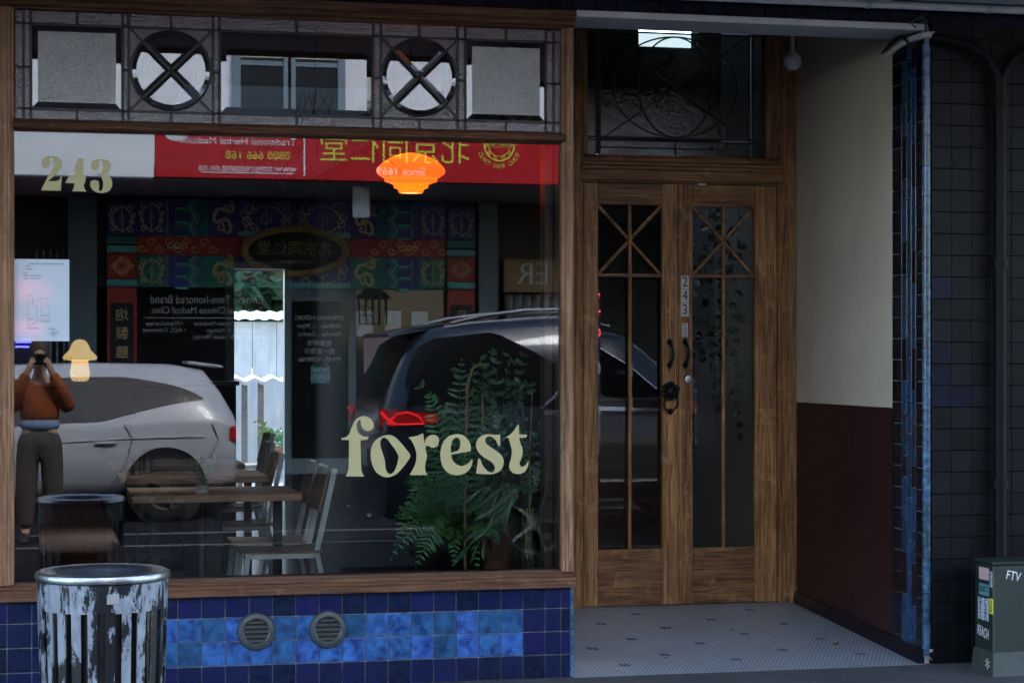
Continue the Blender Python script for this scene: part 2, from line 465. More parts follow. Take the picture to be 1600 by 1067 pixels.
def inset(poly, d):
    """inset of a convex counter-clockwise polygon"""
    n = len(poly); L_ = []
    for i in range(n):
        a, b = Vector(poly[i]), Vector(poly[(i + 1) % n]); t = (b - a).normalized(); nrm = Vector((-t.y, t.x)); L_.append((a + nrm * d, t))
    out = []
    for i in range(n):
        p, t = L_[i - 1]; q, u = L_[i]; cr = t.x * u.y - t.y * u.x
        if abs(cr) < 1e-5: out.append(q); continue
        k = ((q.x - p.x) * u.y - (q.y - p.y) * u.x) / cr; out.append(p + t * k)
    return out

def bevel_pane(poly, bw, dz, y, m, parent, name='pane', thick=.004, edge=None):
    """a glass plate with bevelled edges: polygon in x,z (counter-clockwise seen from -Y)"""
    inn = inset(poly, bw); n = len(poly)
    vs = [(p[0], y, p[1]) for p in poly] + [(p[0], y - dz, p[1]) for p in inn] + [(p[0], y + thick, p[1]) for p in poly]
    fs = [tuple(range(n, 2 * n))] + [(i, (i + 1) % n, n + (i + 1) % n, n + i) for i in range(n)] + [(i + 2 * n, (i + 1) % n + 2 * n, (i + 1) % n, i) for i in range(n)]
    o = MB().add(vs, fs).build(name, m, parent)
    if edge:
        o.data.materials.append(M[edge])
        for p in o.data.polygons: p.material_index = 0 if len(p.vertices) == n and abs(p.center.y - (y - dz)) < 1e-4 else 1
    return o
def rect(x0, x1, z0, z1): return [(x0, z0), (x1, z0), (x1, z1), (x0, z1)]

# ------------------------------------------------------------------ ground
struct('pavement', MB().hexa([(-9, -3.2, -.06), (14, -3.2, -.06), (14, .02, -.02), (-9, .02, -.02), (-9, -3.2, -.05), (14, -3.2, -.05), (14, .02, 0), (-9, .02, 0)]), 'footpath')
struct('kerb', box(-9, 14, -3.36, -3.2, -.3, -.05), 'opp_grey', .02)
struct('road', box(-40, 45, -13.7, -3.36, -.4, -.17), 'asphalt')
struct('ground', box(-150, 150, -150, 150, -.8, -.45), 'asphalt')
for y in (-9.0, -10.25):
    struct('road_marking', box(-40, 45, y - .05, y + .05, -.17, -.166), 'road_paint')
for k in range(6):
    struct('road_marking', box(-14 + 5 * k, -11.5 + 5 * k, -5.25, -5.15, -.17, -.166), 'road_paint')
struct('kerb', box(-40, 45, -13.85, -13.7, -.4, -.03), 'asphalt', .02)
struct('footpath', box(-40, 45, -17.0, -13.85, -.4, -.03), 'asphalt')

# entrance floor: mosaic ramp up to the doors
XL, XR, YD = 2.494, 4.30, 1.76
def fz(y): return .003 + .1 * y / 1.76
ef = struct('entrance_floor', MB().hexa([(XL, -.02, -.1), (XR, -.02, -.1), (XR, 2.0, -.1), (XL, 2.0, -.1), (XL, -.02, fz(-.02)), (XR, -.02, fz(-.02)), (XR, 2.0, fz(2.0)), (XL, 2.0, fz(2.0))]), 'mosaic')
dm = MB()
for i in (-1, 0, 1):
    for j in (-1, 0, 1):
        if abs(i) + abs(j) < 2: dm.box(i * .021 - .0095, i * .021 + .0095, j * .021 - .0095, j * .021 + .0095, 0, .0022)
dm = dm.mesh('mosaic_insert'); dm.materials.append(M['insert_tile'])
for x, y in ((3.261, 1.53), (2.989, 1.28), (3.625, 1.3), (3.944, 1.55), (3.306, 1.11), (3.032, .84), (3.672, .88), (3.987, 1.12), (3.352, .67), (3.717, .44), (4.027, .68), (3.08, .42), (2.807, .21), (3.401, .25), (4.077, .27), (2.76, .63)):
    piece('tile', dm, ef, (x, y, fz(y) + .0005), (math.atan(.1 / 1.76), 0, R(45)))
cv = MB().hexa([(XR - .03, 0, .0), (XR, 0, .0), (XR, YD, .08), (XR - .03, YD, .08), (XR - .012, 0, .075), (XR, 0, .075), (XR, YD, .172), (XR - .012, YD, .172)])
cv.build('skirting', 'ink_tile', ef)
def dead_leaf(x, y, s, a, label):
    b = MB(); pts = [(0, 0), (.35, .22), (.6, .05), (1, .12), (.75, -.12), (.4, -.2)]
    zs = [0, .12, .02, .16, .03, .1]
    vs = [(s * (px * math.cos(a) - py * math.sin(a)), s * (px * math.sin(a) + py * math.cos(a)), s * z * .6 + .004) for (px, py), z in zip(pts, zs)]
    vs = [(x + p[0], y + p[1], fz(y) + p[2]) for p in vs]; lo = [(p[0], p[1], p[2] - .002) for p in vs]
    b.add(vs + lo, [tuple(range(6)), tuple(range(11, 5, -1))] + [(i, i + 6, (i + 1) % 6 + 6, (i + 1) % 6) for i in range(6)])
    tag(b.build('dead_leaf', 'dry_leaf'), label, 'leaf')
dead_leaf(4.03, .50, .085, .9, 'curled brown dead leaf lying on the entrance mosaic by the maroon wall')
dead_leaf(3.62, .98, .03, .2, 'tiny dark leaf scrap in the middle of the entrance mosaic')
dead_leaf(3.07, .33, .026, 2.2, 'tiny dark leaf crumb near the tiled riser end')

# ------------------------------------------------------------------ stall riser with separate tiles
riser = thing('stall_riser', 'low wall of navy and bright blue square tiles under the shop window', 'tiled wall', (1.1, .1, 0))
box(-1.2, 2.48, .012, .30, -.05, .432).build('backing', 'grout', riser)
tm = {}
def tile_mesh(w, h, m, d=.012):
    k = (round(w, 4), round(h, 4), m)
    if k not in tm:
        me = box(-w / 2, w / 2, 0, d, -h / 2, h / 2).mesh('tile', .0016); me.materials.append(M[m]); tm[k] = me
    return tm[k]
zr = [.0, .1105, .2215, .332, .433]
xs = [2.478, 2.43, 2.352]
while xs[-1] > -1.1: xs.append(xs[-1] - .1085)
G = .0022
for r in range(4):
    for cidx in range(len(xs) - 1):
        x1, x0 = xs[cidx], xs[cidx + 1]
        light = r in (1, 2) and .46 < (x0 + x1) / 2 < 2.26
        cx, cz = (x0 + x1) / 2, (zr[r] + zr[r + 1]) / 2
        me = tile_mesh(x1 - x0 - 2 * G, zr[r + 1] - zr[r] - 2 * G, 'sky_tile' if light else 'navy_tile')
        piece('tile', me, riser, (cx, random.uniform(-.0008, .0008), cz), (random.uniform(-.006, .006), 0, random.uniform(-.006, .006)))
for r in range(4):
    MB().lathe([(.0005, 0), (.014, .0), (.014, zr[r + 1] - zr[r] - .003), (.0005, zr[r + 1] - zr[r] - .003)], (2.481, .013, zr[r] + .0015), 14).build('edge_tile', 'edge_tile', riser, 0, True)
for k, x in enumerate((.974, 1.307)):
    vent = thing('air_vent', 'round grey slatted air vent in the blue tiles, ' + ('the one beside the bin' if k == 0 else 'the one farther from the bin'), 'vent', (x, 0, .266), 'vents in the tiled riser')
    MB().lathe([(.056, -.002), (.056, .016), (.064, .022), (.082, .018), (.088, .004), (.088, -.004)], (x, 0, .266), 32, 'y').build('rim', 'vent_grey', vent, 0, True)
    MB().lathe([(.0005, 0), (.057, 0)], (x, -.0035, .266), 24, 'y').build('dark_recess', 'black_ink', vent)
    for j in range(5):
        z = (j - 2) * .0215; h = math.sqrt(.056 ** 2 - z * z)
        MB().box(x - h, x + h, -.016, -.006, .266 + z - .005, .266 + z + .005).build('slat', 'vent_grey', vent)

# ------------------------------------------------------------------ shop window
win = thing('shop_window', 'large oak-framed shop window with leaded lights above and gold lettering', 'window', (1.16, 0, .434))
def mould_h(name, x0, x1, prof, m='frame_h', parent=win):
    """moulding along X; prof = outline in (y,z)"""
    n = len(prof); vs = [(x0, y, z) for y, z in prof] + [(x1, y, z) for y, z in prof]
    return MB().add(vs, [tuple(range(n))[::-1], tuple(range(n, 2 * n))] + [(i, (i + 1) % n, n + (i + 1) % n, n + i) for i in range(n)]).build(name, m, parent, .0015)
def mould_v(name, z0, z1, prof, m='frame_v', parent=win):
    n = len(prof); vs = [(x, y, z0) for x, y in prof] + [(x, y, z1) for x, y in prof]
    return MB().add(vs, [tuple(range(n))[::-1], tuple(range(n, 2 * n))] + [(i, (i + 1) % n, n + (i + 1) % n, n + i) for i in range(n)]).build(name, m, parent, .0015)
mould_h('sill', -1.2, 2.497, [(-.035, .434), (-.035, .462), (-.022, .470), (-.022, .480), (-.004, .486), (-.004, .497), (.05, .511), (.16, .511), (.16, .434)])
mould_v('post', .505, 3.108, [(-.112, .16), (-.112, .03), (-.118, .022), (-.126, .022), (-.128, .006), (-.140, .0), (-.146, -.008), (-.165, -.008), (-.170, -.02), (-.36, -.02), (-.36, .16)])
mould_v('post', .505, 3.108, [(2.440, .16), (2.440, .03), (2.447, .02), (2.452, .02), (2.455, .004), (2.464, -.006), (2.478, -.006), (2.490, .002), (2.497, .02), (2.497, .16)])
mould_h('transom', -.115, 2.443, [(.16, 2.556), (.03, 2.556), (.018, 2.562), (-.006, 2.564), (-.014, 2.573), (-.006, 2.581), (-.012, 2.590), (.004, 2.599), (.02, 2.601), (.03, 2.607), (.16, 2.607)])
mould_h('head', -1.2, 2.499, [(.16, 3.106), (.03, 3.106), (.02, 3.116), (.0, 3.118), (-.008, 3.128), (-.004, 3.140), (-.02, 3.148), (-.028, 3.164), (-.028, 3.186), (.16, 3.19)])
box(-.114, 2.442, .056, .064, .507, 2.560).build('pane', 'window_glass', win)

# gold lettering on the pane, traced outlines
def fmap(u, v):
    px, py = 520 + u / 5, 630 + v / 5
    return 1.401 + (px - 541) * .003092, .973 + (744 - py) * .00306 + (541 - px) * .00005
C1 = 1
FOREST = [
 [[(103, 570, 1), (120, 528), (126, 470), (128, 292, 1), (72, 290, 1), (70, 277, 1), (105, 268), (130, 243), (150, 190), (176, 140), (213, 112), (256, 108), (296, 130), (316, 170), (309, 203), (277, 222), (241, 211), (222, 182), (218, 148), (212, 133), (195, 146), (186, 176), (190, 212), (208, 243), (240, 264, 1), (278, 265, 1), (268, 288, 1), (215, 292, 1), (218, 400), (221, 500), (228, 540), (245, 570, 1)]],
 [[(440, 250), (480, 265), (520, 302), (562, 352), (600, 408), (572, 462), (532, 512), (490, 552), (435, 575), (380, 567), (330, 528), (301, 460), (294, 390), (306, 330), (340, 285), (390, 257)],
  [(400, 272), (425, 286), (450, 320), (480, 360), (507, 410), (503, 452), (490, 500), (470, 536), (447, 550), (420, 536), (408, 500), (403, 450), (389, 400), (371, 342), (368, 300), (382, 277)]],
 [[(585, 268, 1), (645, 257), (700, 235, 1), (705, 275), (708, 318, 1), (722, 280), (747, 255), (782, 246), (812, 258), (825, 290), (815, 325), (790, 345), (765, 345), (740, 332), (722, 336), (717, 352), (725, 380), (730, 410), (722, 450), (715, 490), (720, 530), (733, 558, 1), (595, 558, 1), (618, 518), (642, 460), (648, 402), (640, 360), (620, 310), (602, 284)]],
 [[(960, 240), (1010, 248), (1053, 285), (1072, 330), (1072, 372, 1), (918, 398, 1), (926, 432), (950, 466), (990, 485), (1030, 480), (1063, 457), (1083, 430, 1), (1086, 452), (1075, 490), (1045, 530), (1000, 553), (950, 558), (895, 540), (855, 495), (836, 430), (838, 360), (860, 300), (900, 258)],
  [(960, 265), (984, 276), (992, 310), (986, 345), (970, 370, 1), (916, 385, 1), (915, 350), (922, 310), (938, 278)]],
 [[(1305, 240, 1), (1305, 328, 1), (1290, 324), (1270, 287), (1245, 263), (1215, 255), (1191, 269), (1187, 296), (1210, 325), (1260, 358), (1308, 395), (1332, 440), (1326, 490), (1295, 530), (1240, 549), (1180, 549), (1115, 545, 1), (1132, 430, 1), (1147, 434), (1166, 480), (1200, 520), (1235, 537), (1260, 520), (1262, 490), (1236, 455), (1180, 420), (1135, 380), (1115, 330), (1125, 285), (1160, 250), (1210, 239), (1260, 243)]],
 [[(1347, 262, 1), (1390, 236), (1428, 188), (1453, 155, 1), (1455, 240, 1), (1522, 240, 1), (1510, 262, 1), (1455, 265, 1), (1463, 295), (1480, 340), (1485, 380), (1475, 420), (1460, 460), (1466, 486), (1487, 490), (1510, 474), (1530, 440, 1), (1527, 482), (1505, 525), (1460, 547), (1410, 540), (1380, 510), (1378, 478), (1390, 430), (1398, 380), (1390, 330), (1379, 292), (1375, 268, 1)]]]
word = MB(); wroot = MB().box(1.39, 1.391, .0545, .055, .972, .973).build('lettering', 'gold_vinyl', win)
for g in FOREST: glyph(g, fmap, .0535, 'gold_vinyl', wroot)
def nmap(u, v):
    px, py = 50 + u / 11.43, 230 + v / 11.43
    return .006 + (px - 64) * .002847, 2.29 + (297 - py) * .00292
NUMS = [
 [[(345, 160), (430, 168), (500, 213), (533, 290), (520, 370), (470, 440), (400, 505), (285, 605, 1), (430, 600), (490, 570), (515, 515, 1), (528, 515, 1), (512, 772, 1), (160, 770, 1), (300, 490), (358, 400), (380, 330), (380, 250), (365, 205), (335, 186), (318, 203), (322, 250), (318, 310), (290, 360), (240, 378), (195, 350), (172, 290), (190, 222), (250, 176)]],
 [[(830, 188, 1), (915, 188, 1), (915, 495, 1), (960, 510, 1), (945, 630, 1), (920, 640, 1), (930, 712), (968, 778, 1), (708, 778, 1), (744, 712), (752, 635, 1), (590, 632, 1)], [(765, 335, 1), (765, 495, 1), (665, 500, 1)]],
 [[(1235, 195), (1330, 210), (1393, 260), (1408, 320), (1390, 390), (1340, 435), (1240, 463, 1), (1330, 475), (1400, 520), (1433, 600), (1425, 690), (1360, 770), (1240, 800), (1120, 775), (1050, 700), (1038, 640), (1060, 587), (1120, 570), (1180, 590), (1198, 650), (1195, 720), (1202, 760), (1226, 764), (1256, 728), (1272, 640), (1256, 560), (1225, 500), (1180, 463, 1), (1240, 430), (1265, 370), (1270, 300), (1255, 240), (1226, 214), (1197, 226), (1200, 270), (1195, 340), (1160, 385), (1110, 392), (1066, 360), (1050, 300), (1075, 237), (1150, 202)]]]
nroot = MB().box(.0, .001, .0545, .055, 2.289, 2.290).build('number_lettering', 'gold_vinyl', win)
for g in NUMS: glyph(g, nmap, .0535, 'gold_vinyl', nroot)

# leaded lights above the transom
lead = box(-.113, 2.443, .072, .076, 2.6065, 2.6085).build('leaded_light', 'lead', win)
Z0, Z1, Z2, Z3 = 2.609, 2.657, 3.042, 3.105
vx = [-.071, -.040, .371, .397, .781, .810, 1.529, 1.566, 1.935, 1.972, 2.368, 2.406]
YL = .052
def came(b, a, c, w=.010): b.bar((a[0], YL, a[1]), (c[0], YL, c[1]), .012, w, (0, 1, 0))
cm = MB()
for x in vx: came(cm, (x, Z0), (x, Z3))
came(cm, (-.112, Z1), (2.441, Z1)); came(cm, (-.112, Z2), (2.441, Z2))
CIR = [(.589, 2.849), (1.7505, 2.855)]; RC = .182
def circ(cx, cz, r, a0, a1, n): return [(cx + r * math.cos(a0 + (a1 - a0) * k / n), cz + r * math.sin(a0 + (a1 - a0) * k / n)) for k in range(n + 1)]
for (cx, cz) in CIR:
    pts = circ(cx, cz, RC, 0, 2 * math.pi, 48)
    cm.tube([(p[0], YL, p[1]) for p in pts], .006, 6, False)
    for sx in (-1, 1):
        for sz in (-1, 1):
            xa = cx + sx * RC * .7071; za = cz + sz * RC * .7071
            came(cm, (xa, za), (cx + sx * .19, (Z2 if sz > 0 else Z1)), .007)
            came(cm, (cx, cz), (xa, za), .004)
rnd_mat = lambda: random.choice(['hammered_glass', 'hammered_glass', 'rose_glass'])
def lpane(x0, x1, z0, z1, m): 
    b = box(x0 + .004, x1 - .004, YL - .001, YL + .003, z0 + .004, z1 - .004)
    b.build('pane', m, lead)
cols = [-.112] + vx + [2.441]
narrow = {0, 1, 3, 5, 7, 9, 11, 12}
mids = [.12, .58, 1.17, 1.74, 2.17]
for i in range(len(cols) - 1):
    x0, x1 = cols[i], cols[i + 1]
    if x1 - x0 < .06:
        zs = [Z0, Z1, 2.845, Z2, Z3]
        for a, b_ in zip(zs[:-1], zs[1:]):
            lpane(x0, x1, a, b_, rnd_mat())
        came(cm, (x0, 2.845), (x1, 2.845))
    else:
        xm = (x0 + x1) / 2
        for a, b_ in ((Z0, Z1), (Z2, Z3)):
            lpane(x0, xm, a, b_, rnd_mat()); lpane(xm, x1, a, b_, rnd_mat()); came(cm, (xm, a), (xm, b_))
        if x1 - x0 < .39 and 0.38 < x0 < 1.95:      # circle field
            cx, cz = CIR[0] if x0 < 1 else CIR[1]
            for q in range(4):
                a0 = math.pi / 4 + q * math.pi / 2
                arc = circ(cx, cz, RC - .004, a0, a0 + math.pi / 2, 14)
                bevel_pane([(cx, cz)] + arc, .021, .0052, YL, 'bevel_glass', lead)
            for q, (sx, sz) in enumerate(((1, 1), (-1, 1), (-1, -1), (1, -1))):
                zc = Z2 if sz > 0 else Z1
                for (a0, corner) in ((math.pi / 4, 'v'), (math.pi / 4, 'h')):
                    arc = circ(0, 0, RC + .004, math.pi / 4, 0 if corner == 'v' else math.pi / 2, 8)
                    P_ = [(cx + sx * p[0], cz + sz * p[1]) for p in arc]
                    if corner == 'v': P_ += [(x1 if sx > 0 else x0, cz), (x1 if sx > 0 else x0, zc)]
                    else: P_ += [(cx, zc), (x1 if sx > 0 else x0, zc)]
                    MB().add([(p[0], YL + .001, p[1]) for p in P_], [tuple(range(len(P_)))]).build('pane', 'hammered_glass' if q % 2 else 'rose_glass', lead)
        else:
            bevel_pane(rect(x0 + .006, x1 - .006, Z1 + .006, Z2 - .006), .026, .0065, YL, 'frosted_glass' if x1 - x0 < .6 else 'bevel_glass', lead, edge='bevel_glass')
cm.build('came', 'lead', lead)

# printed fire plan stuck on the glass
pl = thing('window_notice', 'white printed floor-plan notice stuck inside the window under the house number', 'notice', (.009, .04, 1.60))
box(-.113, .131, .0505, .0535, 1.605, 1.976).build('sheet', 'paper', pl)
text('BUILDING EVACUATION PLAN', .011, (.03, .0500, 1.955), 'black_ink', pl, extrude=.0003)
for k, (t, x, z) in enumerate((('EXIT', -.05, 1.944), ('ALARM', -.048, 1.931), ('Key', -.065, 1.914), ('Zone 1 Ground Floor', -.03, 1.902), ('Zone 2 First Floor', -.032, 1.889), ('LEGEND', .055, 1.660), ('Plan key', .07, 1.648), ('Manual', .06, 1.640), ('Exit', .06, 1.632), ('Zone 1', -.035, 1.705), ('Zone 2', .025, 1.722), ('Ground Floor', -.03, 1.663), ('First Floor', .025, 1.694))):
    text(t, .0095, (x, .0500, z), 'black_ink', pl, extrude=.0003)
ol = MB()
for poly in ([(-.052, 1.815), (-.040, 1.815), (-.040, 1.808), (-.032, 1.808), (-.032, 1.77), (-.013, 1.77), (-.013, 1.688), (-.027, 1.688), (-.027, 1.674), (-.052, 1.674)], [(.007, 1.80), (.031, 1.80), (.031, 1.762), (.042, 1.762), (.042, 1.704), (.007, 1.704)], [(-.052, 1.77), (.007, 1.80)], [(-.052, 1.674), (.007, 1.704)]):
    for a, b_ in zip(poly, poly[1:] + (poly[:1] if len(poly) > 2 else [])): ol.bar((a[0], .0500, a[1]), (b_[0], .0500, b_[1]), .0006, .0016, (0, 1, 0))
ol.build('plan_drawing', 'black_ink', pl)

# ------------------------------------------------------------------ head tiles, lintel, canopy, pipes
head = thing('head_wall', 'strip of dark navy tiles above the window and doorway', 'tiled wall', (2, .1, 3.19))
box(-1.2, 6.2, .012, .3, 3.192, 3.42).build('backing', 'dark_grout', head)
x = -1.2
while x < 6.1:
    piece('tile', tile_mesh(.1085 - 2 * G, .099, 'ink_tile'), head, (x + .054, 0, 3.243)); x += .1085
lint = thing('door_lintel', 'pale painted lintel beam across the recessed doorway', 'lintel', (3.4, .1, 3.11))
MB().hexa([(2.504, -.004, 3.165), (4.31, -.004, 3.165), (4.31, .33, 3.165), (2.504, .33, 3.165), (2.504, -.004, 3.19), (4.31, -.004, 3.19), (4.31, .33, 3.19), (2.504, .33, 3.19)]).build('soffit', 'soffit_paint', lint, .003)
box(2.502, 4.31, -.02, -.005, 3.160, 3.192).build('lip', 'pipe_white', lint, .003)
canopy = thing('street_canopy', 'shallow street canopy with pale painted soffit over the shop pavement', 'canopy', (2, -1.5, 3.3))
MB().hexa([(-10, -3.1, 3.43), (14, -3.1, 3.43), (14, .012, 3.297), (-10, .012, 3.297), (-10, -3.1, 3.75), (14, -3.1, 3.75), (14, .012, 3.75), (-10, .012, 3.75)]).build('soffit', 'soffit_paint', canopy)
box(-10, 14, -3.16, -3.1, 3.40, 3.80).build('fascia', 'dark_wall', canopy, .01)
for k in range(-4, 7): MB().hexa([(2 * k, -3.0, 3.395), (2 * k + .06, -3.0, 3.395), (2 * k + .06, -.1, 3.271), (2 * k, -.1, 3.271), (2 * k, -3.0, 3.44), (2 * k + .06, -3.0, 3.44), (2 * k + .06, -.1, 3.31), (2 * k, -.1, 3.31)]).build('batten', 'soffit_paint', canopy)
bld = thing('shop_building', 'upper storey of the tiled shop building above its canopy', 'building', (2, .2, 3.7))
box(-10, 14, .0, .4, 3.76, 8.2).build('wall', 'opp_grey', bld)
box(-10, 14, -.12, .0, 7.9, 8.25).build('cornice', 'opp_white', bld, .02)
box(-9, -1.2, .02, .4, -.05, 3.76).build('wall', 'navy_tile', bld)

pipe = thing('conduit_pipe', 'white conduit pipe running along the top of the wall under the canopy', 'pipe', (3, -.05, 3.27))
MB().tube([(1.2, -.055, 3.272), (5.2, -.055, 3.272), (9, -.055, 3.272)], .019, 12).build('pipe', 'pipe_white', pipe, 0, True)
for x in (3.98, 4.62, 5.3):
    MB().lathe([(.0215, -.013), (.0225, -.013), (.0225, .013), (.0215, .013)], (0, 0, 0), 14).build('clamp', 'opp_grey', pipe).matrix_parent_inverse = Matrix.Translation(Vector((x, -.055, 3.272)) - W[pipe]) @ Matrix.Rotation(R(90), 4, 'Y')
strap = thing('pier_conduit', 'short bent white conduit with loose black cables at the top of the tiled pier', 'pipe', (4.3, 0, 3.1))
arc = [(4.285, .40, 3.098), (4.283, .30, 3.118), (4.282, .2, 3.13), (4.284, .09, 3.136), (4.30, -.02, 3.138), (4.345, -.03, 3.138)]
MB().tube(arc, .017, 10).build('pipe', 'pipe_white', strap, 0, True)
for off in (0, .03, -.04):
    MB().tube([(4.27, .42 + off, 3.11), (4.262, .3 + off, 3.145), (4.26, .2 + off, 3.16), (4.26, .1 + off, 3.12 + off), (4.262, .05, 3.05)], .004, 6).build('cable', 'black_ink', strap, 0, True)
MB().tube([(4.3, -.03, 3.15), (4.29, -.04, 3.20), (4.27, -.05, 3.22), (4.20, -.05, 3.19), (4.24, -.04, 3.17)], .005, 6).build('cable', 'black_ink', strap, 0, True)
lampf = thing('porch_lamp', 'small white ball-ended fitting hanging on a pipe beside the cream wall', 'light fitting', (4.13, 1.4, 2.9))
MB().tube([(4.105, 1.3, 3.6), (4.105, 1.3, 3.24)], .012, 10).build('stem', 'pipe_white', lampf, 0, True)
MB().lathe([(.001, -.052), (.03, -.045), (.048, -.02), (.05, 0), (.046, .022), (.03, .04), (.018, .05), (.014, .07)], (4.105, 1.3, 3.185), 20).build('globe', 'pipe_white', lampf, 0, True)

# ------------------------------------------------------------------ recessed entrance walls
rw = thing('entrance_side_wall', 'entrance side wall painted cream above and dark maroon below', 'wall', (4.35, .9, 0))
box(4.302, 4.42, .384, 2.0, 1.264, 3.7).build('cream_face', 'cream_paint', rw)
mf = MB(); ny = 40; vs = []
for i in range(ny + 1):
    y = .384 + 1.616 * i / ny; vs += [(4.300, y, -.05), (4.300, y, 1.268 + random.uniform(-.003, .003)), (4.302, y, 1.2695)]
mf.add(vs, [(3 * i, 3 * i + 1, 3 * i + 4, 3 * i + 3) for i in range(ny)] + [(3 * i + 1, 3 * i + 2, 3 * i + 5, 3 * i + 4) for i in range(ny)]); mf.box(4.303, 4.42, .384, 2.0, -.05, 1.262)
mf.build('maroon_face', 'maroon_paint', rw)
lw = thing('entrance_splay_wall', 'splayed oak-panelled side of the recessed entrance next to the shop window', 'wall', (2.7, .9, 0))
MB().hexa([(2.44, .165, -.02), (2.497, .165, -.02), (2.93, 1.8, -.02), (2.88, 1.8, -.02), (2.44, .165, 3.4), (2.497, .165, 3.4), (2.93, 1.8, 3.4), (2.88, 1.8, 3.4)]).build('panel', 'brown_trim', lw)
struct('entrance_ceiling', box(2.44, 4.42, .33, 2.1, 3.6, 3.7), 'dark_wall')

# tiled pier (end of the side wall) : five columns of glazed tiles
pier = thing('tiled_pier', 'narrow pier of dark and teal glazed tiles ending in a pale blue corner', 'tiled wall', (4.35, .2, 0))
box(4.312, 4.42, .02, .383, -.05, 3.19).build('backing', 'grout', pier)
def pier_tile(y0, y1, z0, z1, m):
    k = ('p', round(y1 - y0, 4), round(z1 - z0, 4), m)
    if k not in tm:
        w, h = (y1 - y0) / 2 - .0018, (z1 - z0) / 2 - .0018
        me = box(0, .012, -w, w, -h, h).mesh('tile', .0015); me.materials.append(M[m]); tm[k] = me
    piece('tile', tm[k], pier, (4.30 + random.uniform(-.0006, .0006), (y0 + y1) / 2, (z0 + z1) / 2), (0, random.uniform(-.006, .006), random.uniform(-.006, .006)))
z = .0
while z < 3.1:
    pier_tile(.262, .382, z, z + .1085, 'ink_tile'); pier_tile(.012, .091, z, z + .1085, 'ink_tile'); z += .1085
for (y0, y1, off) in ((.199, .262, 0), (.145, .199, .10), (.091, .145, .05)):
    z = -off; k = 0
    while z < 3.1:
        h = (.217, .1085, .217, .163)[k % 4]; k += 1
        if z + h > .0: pier_tile(y0, y1, max(z, 0), min(z + h, 3.17), 'teal_tile' if (y0 == .145 or k % 3) else 'ink_tile')
        z += h
z = .05
while z < 3.05:
    MB().lathe([(.0005, 0), (.021, 0), (.021, .150), (.0005, .150)], (4.321, .012, z), 16).build('edge_tile', 'edge_tile', pier, 0, True); z += .1525
rub = MB()
for k in range(9):
    a = random.uniform(.01, .028); c = (4.318 + random.uniform(-.015, .02), -.004 + random.uniform(-.012, .012), .005 + .011 * k)
    rub.add([(c[0] + a * random.uniform(-1, 1), c[1] + a * .6 * random.uniform(-1, 1), c[2] + a * random.uniform(-1, 1)) for _ in range(4)], [(0, 1, 2), (0, 2, 3), (0, 3, 1), (1, 3, 2)])
rub.build('broken_plaster', 'plate', pier)

# dark painted tile wall to the right
dw = thing('painted_tile_wall', 'charcoal painted tile wall beside the blue pier', 'tiled wall', (5.2, .1, 0))
box(4.34, 6.4, .012, .3, -.05, 3.19).build('backing', 'dark_grout', dw)
for r in range(30):
    for cidx in range(11):
        x0 = 4.345 + cidx * .1085; z0 = r * .1085 - .02
        if x0 > 5.2: continue
        sc = (r in (13, 14) and cidx == 0) or (r == 12 and cidx in (0, 1)) or (r == 17 and cidx == 0)
        piece('tile', tile_mesh(.1085 - .0014, .1085 - .002, 'scuffed_tile' if sc else 'black_tile'), dw, (x0 + .054, random.uniform(-.0007, .0007), z0 + .054), (random.uniform(-.005, .005), 0, random.uniform(-.005, .005)))
drain = thing('drainpipe', 'dark painted drainpipe with swept branches at its top on the charcoal wall', 'drainpipe', (4.68, -.06, .4))
MB().tube([(4.685, -.06, -.01), (4.685, -.06, 1.5), (4.685, -.06, 2.93)], .034, 14).build('pipe', 'pipe_dark', drain, 0, True)
for s in (-1, 1):
    MB().tube([(4.685, -.06, 2.86), (4.685 + s * .02, -.06, 2.95), (4.685 + s * .07, -.06, 3.03), (4.685 + s * .17, -.06, 3.09), (4.685 + s * .36, -.06, 3.12)], .024, 10).build('branch', 'pipe_dark', drain, 0, True)
for z in (.9, 2.0, 2.8): MB().lathe([(.034, -.02), (.042, -.02), (.042, .02), (.034, .02)], (4.685, -.06, z), 14).build('bracket', 'pipe_dark', drain)

# ------------------------------------------------------------------ double doors with fanlight
door = thing('entrance_doors', 'pair of oak double doors with glazed panels and leaded fanlight', 'door', (3.6, YD, .1))
mould_v('jamb', .095, 3.58, [(2.90, YD + .14), (2.90, YD - .02), (2.96, YD - .02), (2.975, YD - .008), (3.0, YD - .008), (3.006, YD + .004), (3.018, YD + .004), (3.018, YD + .14)], 'door_v', door)
mould_v('jamb', .095, 3.58, [(4.192, YD + .14), (4.192, YD + .004), (4.205, YD + .004), (4.213, YD - .008), (4.245, YD - .008), (4.255, YD - .02), (4.30, YD - .02), (4.30, YD + .14)], 'door_v', door)
mould_h('transom', 3.0, 4.21, [(YD + .14, 2.53), (YD, 2.53), (YD - .016, 2.545), (YD - .016, 2.60), (YD - .03, 2.606), (YD - .03, 2.622), (YD - .012, 2.63), (YD - .012, 2.645), (YD + .004, 2.655), (YD + .004, 2.672), (YD + .016, 2.69), (YD + .14, 2.69)], 'door_h', door)
box(3.0, 4.21, YD - .01, YD + .14, 3.5, 3.58).build('head', 'door_h', door, .004)
for s, x0, x1 in ((0, 3.018, 3.045), (1, 4.125, 4.192)): box(x0, x1, YD + .005, YD + .09, 2.69, 3.5).build('fanlight_stile', 'door_v', door, .004)
fan = box(3.05, 4.12, YD + .048, YD + .052, 2.692, 2.696).build('fanlight', 'lead', door)
YF = YD + .045
fc = MB()
def fcame(a, b, w=.008): fc.bar((a[0], YF - .003, a[1]), (b[0], YF - .003, b[1]), .010, w, (0, 1, 0))
